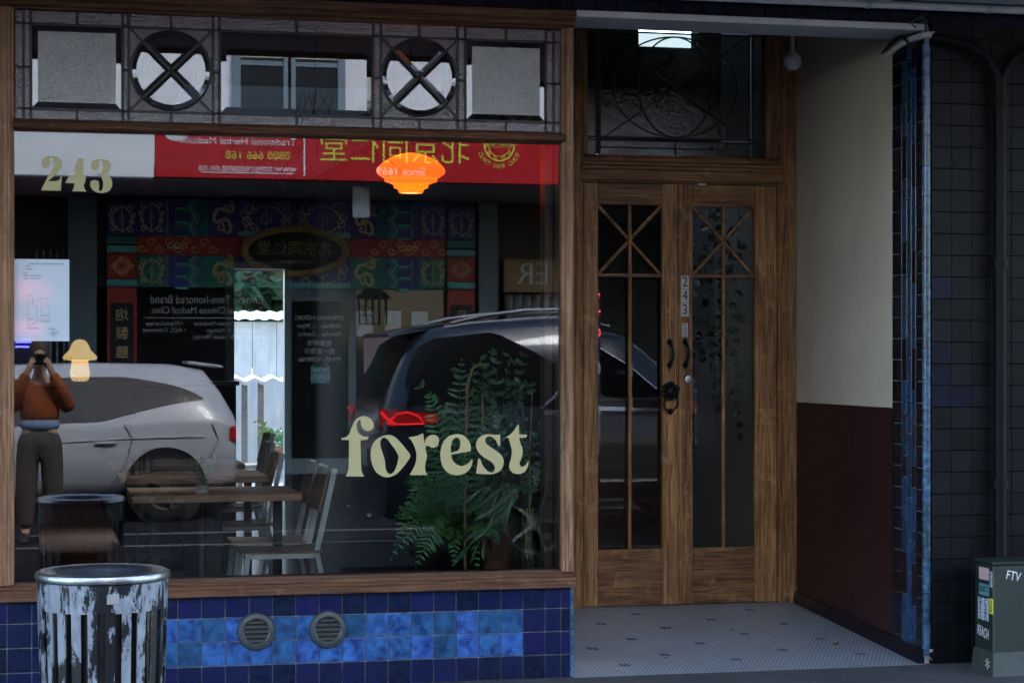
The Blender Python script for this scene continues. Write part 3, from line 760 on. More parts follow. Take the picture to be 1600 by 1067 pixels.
fx = [3.105, 3.128, 4.03, 4.05]; fzs = [2.735, 2.775, 2.795, 3.40, 3.43]
for x in fx: fcame((x, 2.69), (x, 3.5))
for z in fzs[1:]: fcame((3.045, z), (4.125, z))
fcame((3.128, fzs[0]), (4.03, fzs[0])); fcame((3.58, 2.69), (3.58, 2.775)); fcame((3.58, 3.43), (3.58, 3.5)); fcame((3.045, 3.1), (3.105, 3.1)); fcame((4.05, 3.1), (4.125, 3.1))
for (ex, ez, rx, rz) in ((3.58, 3.09, .375, .29), (3.58, 3.09, .22, .29)):
    fc.tube([(ex + rx * math.cos(t * math.pi / 24), YF - .003, ez + rz * math.sin(t * math.pi / 24)) for t in range(49)], .005, 5, False)
for sx in (-1, 1):
    for sz in (-1, 1): fcame((3.58, 3.09), (3.58 + sx * .43, 3.09 + sz * .30), .006)
fc.build('came', 'lead', fan)
for (x0, x1, z0, z1) in ((3.045, 3.105, 2.69, 3.1), (3.045, 3.105, 3.1, 3.5), (4.05, 4.125, 2.69, 3.1), (4.05, 4.125, 3.1, 3.5), (3.128, 3.58, 2.69, 2.735), (3.58, 4.03, 2.69, 2.735), (3.128, 3.58, 2.735, 2.775), (3.58, 4.03, 2.735, 2.775), (3.128, 4.03, 2.795, 3.40), (3.128, 3.58, 3.43, 3.5), (3.58, 4.03, 3.43, 3.5)):
    box(x0 + .003, x1 - .003, YF, YF + .004, z0 + .003, z1 - .003).build('pane', 'dark_leaded_glass', fan)

def leaf(x0, x1, gx0, gx1, lab):
    d = box(x0 + .002, x0 + .004, YD + .02, YD + .022, .108, .11).build('door_leaf', 'door_v', door); d['label'] = lab
    y0, y1 = YD + .006, YD + .05; zb, zt = .108, 2.527; g0, g1 = .43, 2.403
    box(x0 + .002, gx0, y0, y1, zb, zt).build('stile', 'door_v', d, .003)
    box(gx1, x1 - .002, y0, y1, zb, zt).build('stile', 'door_v', d, .003)
    box(gx0, gx1, y0 + .002, y1 - .002, zb, g0).build('bottom_rail', 'door_h', d, .003)
    box(gx0, gx1, y0 + .002, y1 - .002, g1, zt).build('top_rail', 'door_h', d, .003)
    xm, zc = (gx0 + gx1) / 2, 2.0
    yb0, yb1 = y0 + .004, y0 + .026
    w = .010
    box(xm - w, xm + w, yb0, yb1, g0, g1).build('glazing_bar', 'door_v', d, .003)
    box(gx0, gx1, yb0 - .001, yb1 - .001, zc - w, zc + w).build('glazing_bar', 'door_h', d, .003)
    zm = (zc + g1) / 2
    for (a, b_) in (((gx0, g1), (gx1, zc)), ((gx0, zc), (gx1, g1))):
        MB().bar((a[0], (yb0 + yb1) / 2 + .002, a[1]), (b_[0], (yb0 + yb1) / 2 + .002, b_[1]), .016, .016, (0, 1, 0)).build('glazing_bar', 'door_h', d)
    yg = y0 + .032
    for P_ in ([(gx0, zc), (xm, zm), (gx0, g1)], [(gx1, zc), (gx1, g1), (xm, zm)], [(gx0, zc), (xm, zc), (xm, zm)], [(xm, zc), (gx1, zc), (xm, zm)], [(xm, zm), (xm, g1), (gx0, g1)], [(xm, zm), (gx1, g1), (xm, g1)]):
        bevel_pane(P_, .02, .0042, yg, 'door_glass', d)
    for (a, b_) in ((gx0, xm), (xm, gx1)): bevel_pane(rect(a + .003, b_ - .003, g0, zc - .003), .018, .004, yg, 'door_glass', d)
    return d
dl = leaf(3.019, 3.592, 3.106, 3.488, 'oak door leaf with the lion-head knocker')
dr = leaf(3.594, 4.190, 3.673, 4.052, 'oak door leaf with the number plates')
box(3.583, 3.601, YD - .004, YD + .004, .108, 2.527).build('meeting_bead', 'door_v', dl, .003)
def handle(x, parent):
    h = MB()
    h.tube([(x, YD - .008, 1.632), (x, YD - .03, 1.612), (x + .006, YD - .045, 1.575), (x + .008, YD - .047, 1.552), (x + .006, YD - .045, 1.53), (x, YD - .03, 1.49), (x, YD - .008, 1.47)], [.006, .008, .009, .011, .009, .008, .006], 10)
    for z in (1.618, 1.484):
        s = 1 if z > 1.55 else -1
        h.prism([(x - .018, z), (x, z - .022), (x + .018, z), (x, z + .026)], YD - .012, YD + .004)
        h.lathe([(.013, -.004), (.015, .008), (.006, .018)], (x, YD - .004, z), 12, 'y')
    h.build('handle', 'black_iron', parent, 0, True)
handle(3.530, dl); handle(3.624, dr)
MB().lathe([(.001, .016), (.020, .015), (.026, .008), (.026, -.002)], (3.640, YD + .004, 1.405), 24, 'y').build('lock', 'chrome', dr, 0, True)
MB().box(3.6385, 3.6415, YD - .0135, YD - .0125, 1.39, 1.402).build('keyhole', 'black_ink', dr)
for k, ch in enumerate('243'):
    z = 1.963 - k * .0795
    box(3.600, 3.648, YD - .001, YD + .004, z - .038, z + .038).build('number_plate', 'plate', dr, .001)
    text(ch, .082, (3.624, YD - .0015, z), 'black_ink', dr, sx=.82, name='number')
box(3.606, 3.642, YD - .001, YD + .004, 1.648, 1.728).build('push_plate', 'plate', dr, .001)
for k, ch in enumerate('PUSH'): text(ch, .022, (3.624, YD - .0015, 1.716 - k * .0185), 'black_ink', dr, name='lettering')
kn = MB()
kn.lathe([(.001, .05), (.018, .047), (.034, .032), (.044, .012), (.047, -.004)], (3.530, YD + .004, 1.335), 20, 'y')
for k in range(34):     # mane tufts
    a = random.uniform(0, 6.283); r = random.uniform(.03, .05)
    c = Vector((3.530 + r * math.cos(a), YD - random.uniform(.005, .03), 1.340 + r * math.sin(a)))
    kn.lathe([(.001, -.011), (.009, -.004), (.009, .004), (.001, .011)], c, 6)
for sx in (-1, 1):
    kn.lathe([(.001, -.008), (.008, 0), (.001, .008)], (3.530 + sx * .016, YD - .046, 1.348), 8)
    kn.lathe([(.001, -.012), (.013, 0), (.001, .012)], (3.530 + sx * .010, YD - .05, 1.312), 8)
kn.lathe([(.001, -.014), (.011, 0), (.001, .016)], (3.530, YD - .056, 1.328), 8)
knk = kn.build('knocker', 'black_iron', dl, 0, True)
rg = [(3.530 + .040 * math.sin(t * math.pi / 12), YD - .04 + .022 * (1 - math.cos(t * math.pi / 12)) / 2, 1.268 + .044 * math.cos(t * math.pi / 12)) for t in range(25)]
MB().tube(rg, .0055, 8, False).build('ring', 'black_iron', knk, 0, True)
MB().lathe([(.001, -.02), (.014, -.012), (.02, 0), (.012, .012), (.001, .016)], (3.530, YD - .02, 1.222), 12).build('striker', 'black_iron', knk, 0, True)
box(3.70, 3.745, YD - .02, YD + .006, 2.518, 2.534).build('door_stop', 'pipe_white', dr, .003)

# corridor behind the doors
struct('corridor_floor', box(2.9, 6.0, 2.0, 6.2, -.1, .104), 'cafe_boards')
struct('corridor_wall', box(2.80, 2.9, 1.9, 6.2, -.1, 4.7), 'dark_wall')
struct('corridor_wall', box(4.34, 4.44, 2.0, 3.2, -.1, 4.7), 'grey_wall')
struct('corridor_wall', box(4.34, 4.44, 3.2, 4.1, -.1, 2.9), 'grey_wall')
struct('corridor_wall', box(6.0, 6.1, 3.1, 6.2, -.1, 4.7), 'dark_wall')
struct('corridor_wall', box(4.44, 6.0, 3.1, 3.2, -.1, 4.7), 'dark_wall')
bw = MB(); bw.box(2.8, 4.62, 6.0, 6.2, -.1, 4.7); bw.box(5.12, 6.1, 6.0, 6.2, -.1, 4.7); bw.box(4.62, 5.12, 6.0, 6.2, -.1, 3.99); bw.box(4.62, 5.12, 6.0, 6.2, 4.3, 4.7)
struct('corridor_back_wall', bw, 'dark_wall')
cc = MB(); cc.box(2.8, 4.44, 1.9, 2.2, 4.7, 4.8); cc.box(2.8, 6.1, 3.7, 6.2, 4.7, 4.8); cc.box(2.8, 3.1, 2.2, 3.7, 4.7, 4.8); cc.box(4.3, 6.1, 2.2, 3.7, 4.7, 4.8)  # gap is an unseen roof opening, added to bring daylight into the corridor
struct('corridor_ceiling', cc, 'dark_wall')
struct('corridor_front_wall', box(2.8, 4.6, 1.9, 2.0, 3.58, 4.75), 'dark_wall')
cab2 = thing('corridor_cabinet', 'dark brown timber cabinet standing in the corridor behind the doors', 'cabinet', (3.7, 4.1, .1))
box(3.1, 4.30, 3.9, 4.4, .1, 1.25).build('carcass', 'brown_trim', cab2, .01)
for k in range(3): box(3.14 + k * .39, 3.49 + k * .39, 3.88, 3.9, .18, 1.16).build('panel', 'brown_trim', cab2, .012)

# ------------------------------------------------------------------ foliage helpers
def leaf_faces(b, base, tip, width, nrm, curl=.15, seg=3):
    base, tip = Vector(base), Vector(tip); t = tip - base; L_ = t.length
    if L_ < 1e-5: return
    s = t.cross(Vector(nrm))
    if s.length < 1e-6: s = t.cross(Vector((1, 0, .3)))
    s.normalize(); n = s.cross(t).normalized()
    prof = [(0, .12), (.35, 1), (.7, .75), (1, .02)]
    L1 = []; R1 = []; Cn = []
    for u, w in prof:
        c = base + t * u - n * (curl * L_ * u * u)
        Cn.append(c - n * .12 * width * w); L1.append(c + s * width * w * .5); R1.append(c - s * width * w * .5)
    vs = L1 + Cn + R1; k = len(prof); fs = []
    for i in range(k - 1): fs += [(i, i + 1, k + i + 1, k + i), (k + i, k + i + 1, 2 * k + i + 1, 2 * k + i)]
    b.add(vs, fs)
def bez(p0, p1, p2, n=16): 
    p0, p1, p2 = Vector(p0), Vector(p1), Vector(p2)
    return [p0 * (1 - t) ** 2 + p1 * 2 * t * (1 - t) + p2 * t * t for t in [k / n for k in range(n + 1)]]
def frond(b, p0, p1, p2, lmax, n=22, w=.018):
    path = bez(p0, p1, p2, n); b.tube(path, [.003 * (1 - .8 * i / n) for i in range(n + 1)], 4)
    for i in range(2, n + 1):
        t = (path[i] - path[i - 1]).normalized(); side = t.cross(Vector((0, -.75, .66))).normalized(); up = side.cross(t)
        u = i / n; l = lmax * (math.sin(math.pi * min(1, .16 + u * .84)) ** .8 + .08)
        for s in (-1, 1):
            d = (side * s + t * random.uniform(.3, .6) + Vector((random.uniform(-.18, .18), random.uniform(-.25, .25), -.12 + random.uniform(-.15, .1)))).normalized(); l *= random.uniform(.82, 1.08)
            leaf_faces(b, path[i], path[i] + d * l, w * (.5 + l / lmax * .5), up, .12)
def sprig(b, p0, p1, p2, lsize, n=14, w=.5, round_=False, stem=.0025):
    path = bez(p0, p1, p2, n); b.tube(path, [stem * (1 - .6 * i / n) for i in range(n + 1)], 4)
    for i in range(2, n + 1):
        t = (path[i] - path[i - 1]).normalized()
        for s in range(2):
            a = random.uniform(0, 6.283); o = Vector((math.cos(a), math.sin(a) * .8, random.uniform(-.2, .6)))
            d = (o - t * o.dot(t)).normalized() * .8 + t * .5
            l = lsize * random.uniform(.6, 1.15)
            leaf_faces(b, path[i], path[i] + d * l, l * w, (random.uniform(-.5, .5), -1, random.uniform(-.3, .8)), random.uniform(-.05, .3))

# ------------------------------------------------------------------ cafe interior
FZ = .0
struct('cafe_floor', box(-2.2, 2.88, .16, 12.7, -.2, FZ), 'cafe_boards')
cl_ = MB(); cl_.box(-2.3, 2.88, .16, 5.0, 3.45, 3.6); cl_.box(-2.3, 2.88, 6.8, 12.7, 3.45, 3.6); cl_.box(-2.3, 1.0, 5.0, 6.8, 3.45, 3.6); cl_.box(2.5, 2.88, 5.0, 6.8, 3.45, 3.6)  # ceiling gap is an added, unseen roof opening that brightens the cafe
sh_ = MB(); sh_.box(.9, 1.0, 4.9, 6.9, 3.6, 5.1); sh_.box(2.5, 2.6, 4.9, 6.9, 3.6, 5.1); sh_.box(1.0, 2.5, 4.9, 5.0, 3.6, 5.1); sh_.box(1.0, 2.5, 6.8, 6.9, 3.6, 5.1)  # unseen shaft added above the gap to admit daylight and cut direct sun
struct('added_light_shaft_wall', sh_, 'cafe_plaster')
struct('cafe_ceiling', cl_, 'cafe_plaster')
struct('cafe_wall_left', box(-2.4, -2.2, .16, 12.7, -.2, 3.6), 'dark_wall')
struct('cafe_wall_right', box(2.88, 3.0, 2.0, 12.7, -.2, 3.6), 'dark_wall')
bk = MB(); bk.box(-2.4, 2.03, 12.6, 12.75, -.2, 3.6); bk.box(2.60, 3.0, 12.6, 12.75, -.2, 3.6); bk.box(2.03, 2.60, 12.6, 12.75, 2.465, 3.6)
struct('cafe_wall_back', bk, 'dark_wall')
struct('cafe_wall_front', box(-2.4, -.36, .03, .16, .43, 3.6), 'dark_wall')
bd = thing('back_doorway', 'dark grey frame of the open back doorway leading to the yard', 'doorway', (2.3, 12.5, 0))
box(2.575, 2.66, 12.45, 12.59, 0, 2.52).build('jamb', 'opp_frame', bd); box(1.95, 2.035, 12.45, 12.59, 0, 2.52).build('jamb', 'opp_frame', bd)
box(1.95, 2.66, 12.45, 12.59, 2.475, 2.55).build('head', 'opp_grey', bd)
tb0 = None
def cafe_table(y, label):
    t = thing('cafe_table', label, 'table', (.98, y, 0), 'cafe tables')
    box(.50, 1.455, y - .36, y + .36, .715, .757).build('table_top', 'cafe_wood', t, .004)
    box(.93, 1.03, y - .05, y + .05, .02, .715).build('pedestal', 'black_iron', t, .004)
    box(.68, 1.28, y - .28, y + .28, 0, .022).build('foot_plate', 'black_iron', t, .006)
    for x in (.62, 1.33): box(x, x + .05, y - .025, y + .025, .022, .715).build('leg', 'black_iron', t)
    return t
cafe_table(2.46, 'timber cafe table nearest the shop window, with a small potted sprig')
cafe_table(4.2, 'second timber cafe table back from the shop window')
cafe_table(5.75, 'third timber cafe table back from the shop window')
def cafe_chair(x, y, label):
    c = thing('cafe_chair', label, 'chair', (x, y, 0), 'cafe chairs')
    sw = .20
    me = MB()
    n = 8; prof = []
    for i in range(n + 1):
        u = i / n; prof.append((x - .24 + .46 * u, .455 - .012 * math.sin(math.pi * u) + (.012 if u == 0 else 0) - (.02 * max(0, .15 - u) / .15)))
    pts = prof + [(p[0], p[1] - .02) for p in reversed(prof)]
    me.prism(pts, y - sw, y + sw); me.build('seat', 'chair_wood', c, .003)
    vs = []; nb = 6
    bk_ = MB()
    for j in range(nb + 1):
        yy = y - sw + 2 * sw * j / nb; bow = .022 * (1 - (2 * j / nb - 1) ** 2)
        for (dx, z) in ((.185, .66), (.245, .90), (.260, .90), (.2, .66)): vs.append((x + dx + bow, yy, z))
    fs = [(j * 4 + k, j * 4 + (k + 1) % 4, (j + 1) * 4 + (k + 1) % 4, (j + 1) * 4 + k) for j in range(nb) for k in range(4)] + [(0, 1, 2, 3), tuple(nb * 4 + k for k in (3, 2, 1, 0))]
    bk_.add(vs, fs).build('backrest', 'chair_wood', c, .002)
    for s in (-1, 1):
        yy = y + s * (sw - .012)
        MB().bar((x - .25, yy, 0), (x - .20, yy, .435), .028, .028, (0, 1, 0)).build('leg', 'chair_metal', c)
        MB().bar((x + .27, yy, 0), (x + .185, yy, .435), .028, .028, (0, 1, 0)).build('leg', 'chair_metal', c)
        MB().bar((x + .18, yy, .42), (x + .285, yy, .905), .030, .022, (0, 1, 0)).build('back_post', 'chair_metal', c)
        MB().bar((x - .21, yy, .42), (x + .20, yy, .42), .026, .028, (0, 1, 0)).build('side_rail', 'chair_metal', c)
    box(x - .215, x - .19, y - sw, y + sw, .405, .433).build('front_rail', 'chair_metal', c)
    return c
c0 = cafe_chair(1.33, 2.12, 'grey metal cafe chair with timber back in front of the others, by the window')
for k, (y, lab) in enumerate(((2.72, 'second grey metal cafe chair back from the window, tucked at the same table'), (4.0, 'third grey metal cafe chair back from the window'), (5.6, 'fourth grey metal cafe chair back from the window'), (7.4, 'grey metal cafe chair farthest back, by the yard doorway'))):
    clone(c0, (1.33 + (.06, -.02, .1, .3)[k] - .05, y, 0), lab)
bq = thing('banquette', 'long maroon upholstered banquette along the cafe side wall', 'banquette', (0, 4, 0))
box(-.9, .46, 1.35, 6.6, .38, .455).build('seat', 'maroon_vinyl', bq, .02)
box(-.9, .40, 1.40, 6.6, 0, .38).build('base', 'black_iron', bq)
MB().prism([(-.9, .455), (.0, .455), (-.005, .9), (-.03, 1.2), (-.08, 1.42), (-.16, 1.5), (-.9, 1.5)], 1.35, 1.55).build('end_panel', 'maroon_vinyl', bq, .01)
pt = thing('half_partition', 'dark half-height partition with a timber ledge across the cafe', 'partition', (1, 7.3, 0))
box(-2.1, 1.56, 7.2, 7.32, 0, 1.30).build('panel', 'dark_wall', pt); box(-2.1, 1.58, 7.12, 7.4, 1.30, 1.335).build('ledge', 'brown_trim', pt, .004)
for x in (.35, .75, 1.15): MB().tube([(x, 7.18, 1.25), (x, 7.14, 1.22), (x, 7.14, 1.06), (x, 7.18, 1.04)], .008, 6).build('hook', 'black_iron', pt)
ml = thing('mushroom_lamp', 'glowing yellow swirled-glass mushroom lamp on the partition ledge', 'lamp', (.315, 7.24, 1.335))
MB().lathe([(.001, .155), (.05, .157), (.078, .165), (.062, .18), (.075, .09), (.08, .06), (.07, .015), (.05, 0), (.001, 0)][2:], (.315, 7.24, 1.337), 28).build('base', 'lamp_swirl', ml, 0, True)
MB().lathe([(.06, .165), (.125, .172), (.138, .19), (.12, .215), (.085, .25), (.07, .29), (.045, .325), (.001, .338)], (.315, 7.24, 1.337), 32).build('shade', 'lamp_swirl', ml, 0, True)
pd = thing('pendant_lamp', 'orange ribbed glass pendant lamp glowing above the table', 'lamp', (2.063, 2.0, 2.47))
MB().lathe([(.066, .0), (.075, .022), (.098, .03), (.098, .046), (.118, .056), (.15, .066), (.15, .082), (.168, .092), (.19, .108), (.198, .125), (.192, .142), (.165, .17), (.12, .2), (.06, .222), (.02, .228)], (2.063, 2.0, 2.466), 40).build('shade', 'lamp_orange', pd, 0, True)
MB().lathe([(.001, 0), (.06, 0), (.06, .01), (.001, .01)], (2.063, 2.0, 2.469), 20).build('bulb', 'lamp_bulb', pd)
pl_d = bpy.data.lights.new('pendant_light', 'POINT'); pl_d.energy = .28; pl_d.color = (1, .75, .45); pl_d.shadow_soft_size = .035
pl_o = bpy.data.objects.new('pendant_light', pl_d); COL.objects.link(pl_o); pl_o.parent = pd; pl_o.location = (0, 0, .11)
MB().tube([(2.063, 2, 2.69), (2.063, 2, 3.45)], .004, 6).build('cord', 'black_ink', pd)
# small sprig in a square tumbler on the near table
tg = thing('tumbler', 'square glass tumbler holding a green sprig on the nearest cafe table', 'glass', (.905, 2.3, .757))
tw = MB()
for (x0, x1, y0, y1) in ((-.036, -.031, -.036, .036), (.031, .036, -.036, .036), (-.031, .031, -.036, -.031), (-.031, .031, .031, .036), (-.031, .031, -.031, .031)):
    tw.box(.905 + x0, .905 + x1, 2.3 + y0, 2.3 + y1, .7575, .765 if x1 - x0 > .05 and y1 - y0 > .05 else .845)
tw.build('glass', 'tumbler_glass', tg)
box(.88, .93, 2.275, 2.325, .766, .80).build('pebbles', 'plate', tg)
sb = MB()
for k in range(9):
    a = random.uniform(0, 6.28); sprig(sb, (.905, 2.3, .78), (.905 + .02 * math.cos(a), 2.3 + .02 * math.sin(a), .88), (.905 + .075 * math.cos(a), 2.3 + .07 * math.sin(a), .90 + random.uniform(-.02, .05)), .03, 7, .35)
sb.build('sprig', 'leaf_fern', tg)
for k, (x, y) in enumerate(((.62, 4.15), (.70, 4.3), (.66, 5.7))):
    g = MB().lathe([(.001, .002), (.03, .002), (.036, .11), (.034, .11), (.028, .008), (.001, .008)], (x, y, .757), 16).build('drinking_glass', 'tumbler_glass', None, 0, True)
    tag(g, ('clear drinking glass nearer the window edge of the second cafe table', 'clear drinking glass at the back edge of the second cafe table', 'clear drinking glass on the third cafe table')[k], 'glass', 'glasses on the cafe tables')
hb = MB()
for k in range(9):
    p0 = Vector((1.45 + random.uniform(-.1, .12), 1.5, 2.95)); p = p0.copy(); path = [p.copy()]
    d = Vector((random.uniform(-.4, .4), random.uniform(-.2, .2), -1))
    for j in range(7):
        d = (d + Vector((random.uniform(-.5, .5), random.uniform(-.3, .3), random.uniform(-.2, .3)))).normalized(); p = p + d * .10; path.append(p.copy())
        if j > 1: hb.tube([p, p + Vector((random.uniform(-.12, .12), random.uniform(-.05, .05), random.uniform(-.12, .02)))], .0013, 4)
    hb.tube(path, .002, 4)
hb.tube([(1.45, 1.5, 2.9), (1.45, 1.5, 3.45)], .004, 5)
tag(hb.build('dried_branch', 'black_ink'), 'dark dried twigs hanging from the cafe ceiling behind the glass', 'branch')

# plants in the window
led = thing('display_ledge', 'dark low display ledge inside the window under the plants', 'ledge', (2.1, .8, 0))
box(1.55, 2.48, .45, 1.25, 0, .42).build('box', 'dark_wall', led); box(2.40, 2.437, .20, .30, .45, 3.4).build('post', 'brown_trim', led)
fern = thing('fern_plant', 'large dark green fern with fronds arching toward the cafe tables', 'plant', (2.1, .85, .42))
MB().lathe([(.001, 0), (.10, 0), (.13, .16), (.12, .16), (.001, .14)], (2.1, .85, .422), 20).build('pot', 'black_iron', fern)
fb = MB()
for (mx, my, mz, tx, ty, tz, l) in ((1.95, .7, .95, 1.70, .55, .53, .085), (1.92, .75, 1.0, 1.74, .68, .60, .08), (1.96, .8, 1.1, 1.80, .7, .74, .085), (2.0, .8, 1.2, 1.93, .75, 1.36, .085), (2.08, .8, 1.2, 2.1, .75, 1.52, .09), (2.02, .85, 1.1, 1.88, .8, 1.12, .09), (2.12, .9, 1.15, 2.22, .85, 1.40, .09), (2.14, .7, .85, 2.12, .45, .47, .06), (2.05, .7, .8, 2.0, .45, .50, .06), (2.2, .75, .95, 2.3, .6, .62, .08), (2.15, .9, 1.0, 2.36, .9, 1.15, .09), (1.98, .9, 1.0, 1.84, 1.0, .88, .09), (2.0, .65, .9, 1.86, .5, .58, .08), (1.94, .6, .88, 1.74, .42, .60, .095), (1.97, .6, .82, 1.80, .4, .50, .09), (1.98, .55, 1.0, 1.82, .4, .82, .09), (2.04, .6, 1.1, 1.92, .45, 1.2, .09), (2.1, .5, 1.0, 2.16, .38, 1.25, .09), (2.12, .5, .8, 2.2, .35, .62, .085), (1.9, .8, .9, 1.78, .9, .7, .09)):
    frond(fb, (2.1 + random.uniform(-.04, .04), .85, .56), (mx, my, mz), (tx, ty, tz), l)
fb.build('fronds', 'leaf_fern', fern)
bush = thing('leafy_bush', 'tall dark leafy potted shrub beside the window post', 'plant', (2.34, 1.05, .42))
MB().lathe([(.001, 0), (.09, 0), (.12, .24), (.11, .24), (.001, .21)], (2.34, 1.05, .422), 20).build('pot', 'terracotta', bush)
lb = MB()
for k in range(64):
    a = random.uniform(0, 6.283); r = random.uniform(.05, .36); zt = random.uniform(.6, 1.55)
    sprig(lb, (2.34, 1.05, .66), (2.33 + .3 * r * math.cos(a), 1.0 + .3 * r * math.sin(a), .4 + zt * .55), (min(2.47, 2.28 + r * math.cos(a)), .92 + r * .8 * math.sin(a), zt), .055, 13, .5)
lb.build('foliage', 'leaf_dark', bush)
pb = MB()
for k in range(7):
    x = random.uniform(2.0, 2.42); z = random.uniform(1.05, 1.5)
    sprig(pb, (x + .08, .8, z - .3), (x + .05, .7, z - .1), (x, .6, z), .04, 8, .6)
pb.build('pale_sprigs', 'leaf_pale', bush)
cn = MB(); cn.tube([(2.09, .62, .44), (2.09, .62, 1.0), (2.10, .62, 1.38), (2.125, .62, 1.47), (2.16, .62, 1.495), (2.2, .62, 1.49)], .0075, 8); cn.tube([(2.22, .8, .6), (2.22, .8, 1.36)], .007, 8)
tag(cn.build('bent_cane', 'cane'), 'bent bamboo cane standing among the window plants', 'cane')
vs_ = thing('glass_vase', 'clear glass cylinder vase of cut stems in the corner of the window', 'vase', (2.385, .40, .44))
box(2.2, 2.44, .18, .6, .30, .438).build('stand', 'dark_wall', vs_)
MB().lathe([(.001, .004), (.062, .004), (.066, .33), (.062, .33), (.058, .02), (.001, .02)], (2.365, .40, .440), 24).build('glass', 'tumbler_glass', vs_, 0, True)
st = MB()
for k in range(9):
    a = k * .7; st.tube([(2.365 + .045 * math.cos(a + 2.5), .40 + .04 * math.sin(a + 2.5), .465), (2.365 + .045 * math.cos(a), .40 + .045 * math.sin(a), .78)], .0035, 5)
st.tube([(2.375, .40, .7), (2.372, .40, 1.0), (2.385, .40, 1.36)], .004, 6)
st.build('stems', 'leaf_lime', vs_)
vl = MB()
for k in range(11):
    a = random.uniform(2.0, 4.9); l = random.uniform(.14, .34)
    p0 = Vector((2.36, .40, .78)); tip = p0 + Vector((math.cos(a) * l, random.uniform(-.12, .2), random.uniform(-.25, .12)))
    for s in range(5):
        q = p0.lerp(tip, .35 + .13 * s) + Vector((0, 0, .10 * (1 - (s / 4) ** 2)))
        leaf_faces(vl, q, q + Vector((-.06 + random.uniform(-.08, .07), random.uniform(-.06, .06), -.09 + random.uniform(-.05, .06))), random.uniform(.012, .026), (random.uniform(-.6, .6), -1, .3), random.uniform(-.1, .35))
for k in range(6):
    sprig(vl, (2.37, .40, .78), (2.38 + random.uniform(-.1, .05), .42, .95), (2.40 + random.uniform(-.14, .04), .42 + random.uniform(-.1, .15), 1.05 + random.uniform(0, .3)), .035, 9, .45)
vl.build('leaves', 'leaf_dark', vs_)
pb2 = MB()
for k in range(3): sprig(pb2, (2.37, .39, .8), (2.39, .38, .9), (2.40 + .02 * k, .37, 1.0 + .04 * k), .035, 6, .6)
pb2.build('pale_leaves', 'leaf_pale', vs_)
iv = thing('hanging_vine', 'dark trailing vine hanging behind the numbered door leaf', 'vine', (3.95, 2.4, 2.4))
ib = MB()
for k in range(6):
    x = random.choice((3.84, 3.88, 4.05, 4.10, 4.16)) + random.uniform(-.05, .05); z1 = random.uniform(1.0, 1.7)
    sprig(ib, (x, 2.45, 2.55), (x + random.uniform(-.1, .1), 2.4, (2.5 + z1) / 2), (x + random.uniform(-.08, .08), 2.42, z1), .075, 20, .75)
ib.build('foliage', 'leaf_vine', iv)

# yard behind the open doorway
struct('yard_ground', box(-3, 9, 12.75, 26, -.45, -.02), 'opp_grey')
fn = thing('yard_fence', 'weathered white board fence with a ridged capping in the back yard', 'fence', (3, 19, 0))
for k in range(14):
    x = 1.2 + k * .34; box(x, x + .332, 19 + random.uniform(0, .02), 19.03, 0, 2.02).build('board', 'fence_white', fn)
cp = MB(); n = 90; vs = []
for i in range(n + 1):
    x = 1.1 + i * .055; dz = .014 * math.sin(i * 1.9)
    vs += [(x, 18.85, 2.05 + dz), (x, 19.1, 2.17 + dz)]
cp.add(vs, [(2 * i, 2 * i + 2, 2 * i + 3, 2 * i + 1) for i in range(n)]).build('capping', 'fence_white', fn)
sh = thing('lean_to', 'white corrugated lean-to roof on timber posts in the yard', 'lean-to', (2.4, 15.5, 0))
cp = MB(); vs = []; n = 120
for i in range(n + 1):
    x = 1.4 + i * .022; dz = .022 * math.sin(i * .62); vs += [(x, 15.5, 1.25 + dz), (x, 15.85, 1.29 + dz), (x, 15.5, 1.235 + dz - .03), ]
cp.add(vs, [(3 * i, 3 * i + 3, 3 * i + 4, 3 * i + 1) for i in range(n)] + [(3 * i, 3 * i + 2, 3 * i + 5, 3 * i + 3) for i in range(n)]).build('roof_sheet', 'fence_white', sh)
for x in (2.42, 2.62, 3.1): box(x, x + .07, 15.6, 15.67, -.02, 1.22).build('post', 'old_timber', sh)
box(1.4, 4, 16.5, 16.6, -.02, 1.25).build('wall', 'fence_white', sh)
bn = thing('bench', 'old timber bench carrying the pot plants in the yard', 'bench', (2.7, 14.6, 0))
box(2.2, 3.2, 14.3, 14.8, .22, .27).build('seat', 'old_timber', bn)
for x in (2.25, 3.1): box(x, x + .06, 14.35, 14.75, -.02, .22).build('leg', 'old_timber', bn)
for k, (x, r, h, lab) in enumerate(((2.68, .15, .2, 'wide terracotta pot with a spiky green plant on the yard bench'), (2.78, .07, .11, 'small terracotta pot at the edge of the yard bench'))):
    p = thing('pot_plant', lab, 'pot plant', (x, 14.45 + .1 * (1 - k), .27))
    y = 14.5 - .1 * k; MB().lathe([(.001, 0), (r * .7, 0), (r, h), (r * 1.08, h), (r * 1.08, h - .03), (r * .9, h - .02), (.001, h - .03)], (x, y, .272), 20).build('pot', 'terracotta', p, 0, True)
    b = MB()
    for j in range(16 if k == 0 else 7):
        a = random.uniform(0, 6.28); sprig(b, (x, y, .27 + h), (x + .05 * math.cos(a), y + .05 * math.sin(a), .4 + h), (x + (.2 - .1 * k) * math.cos(a), y + .15 * math.sin(a), .42 + h + random.uniform(-.1, .16)), .07, 7, .35)
    b.build('leaves', 'leaf_lime' if k == 0 else 'leaf_fern', p)
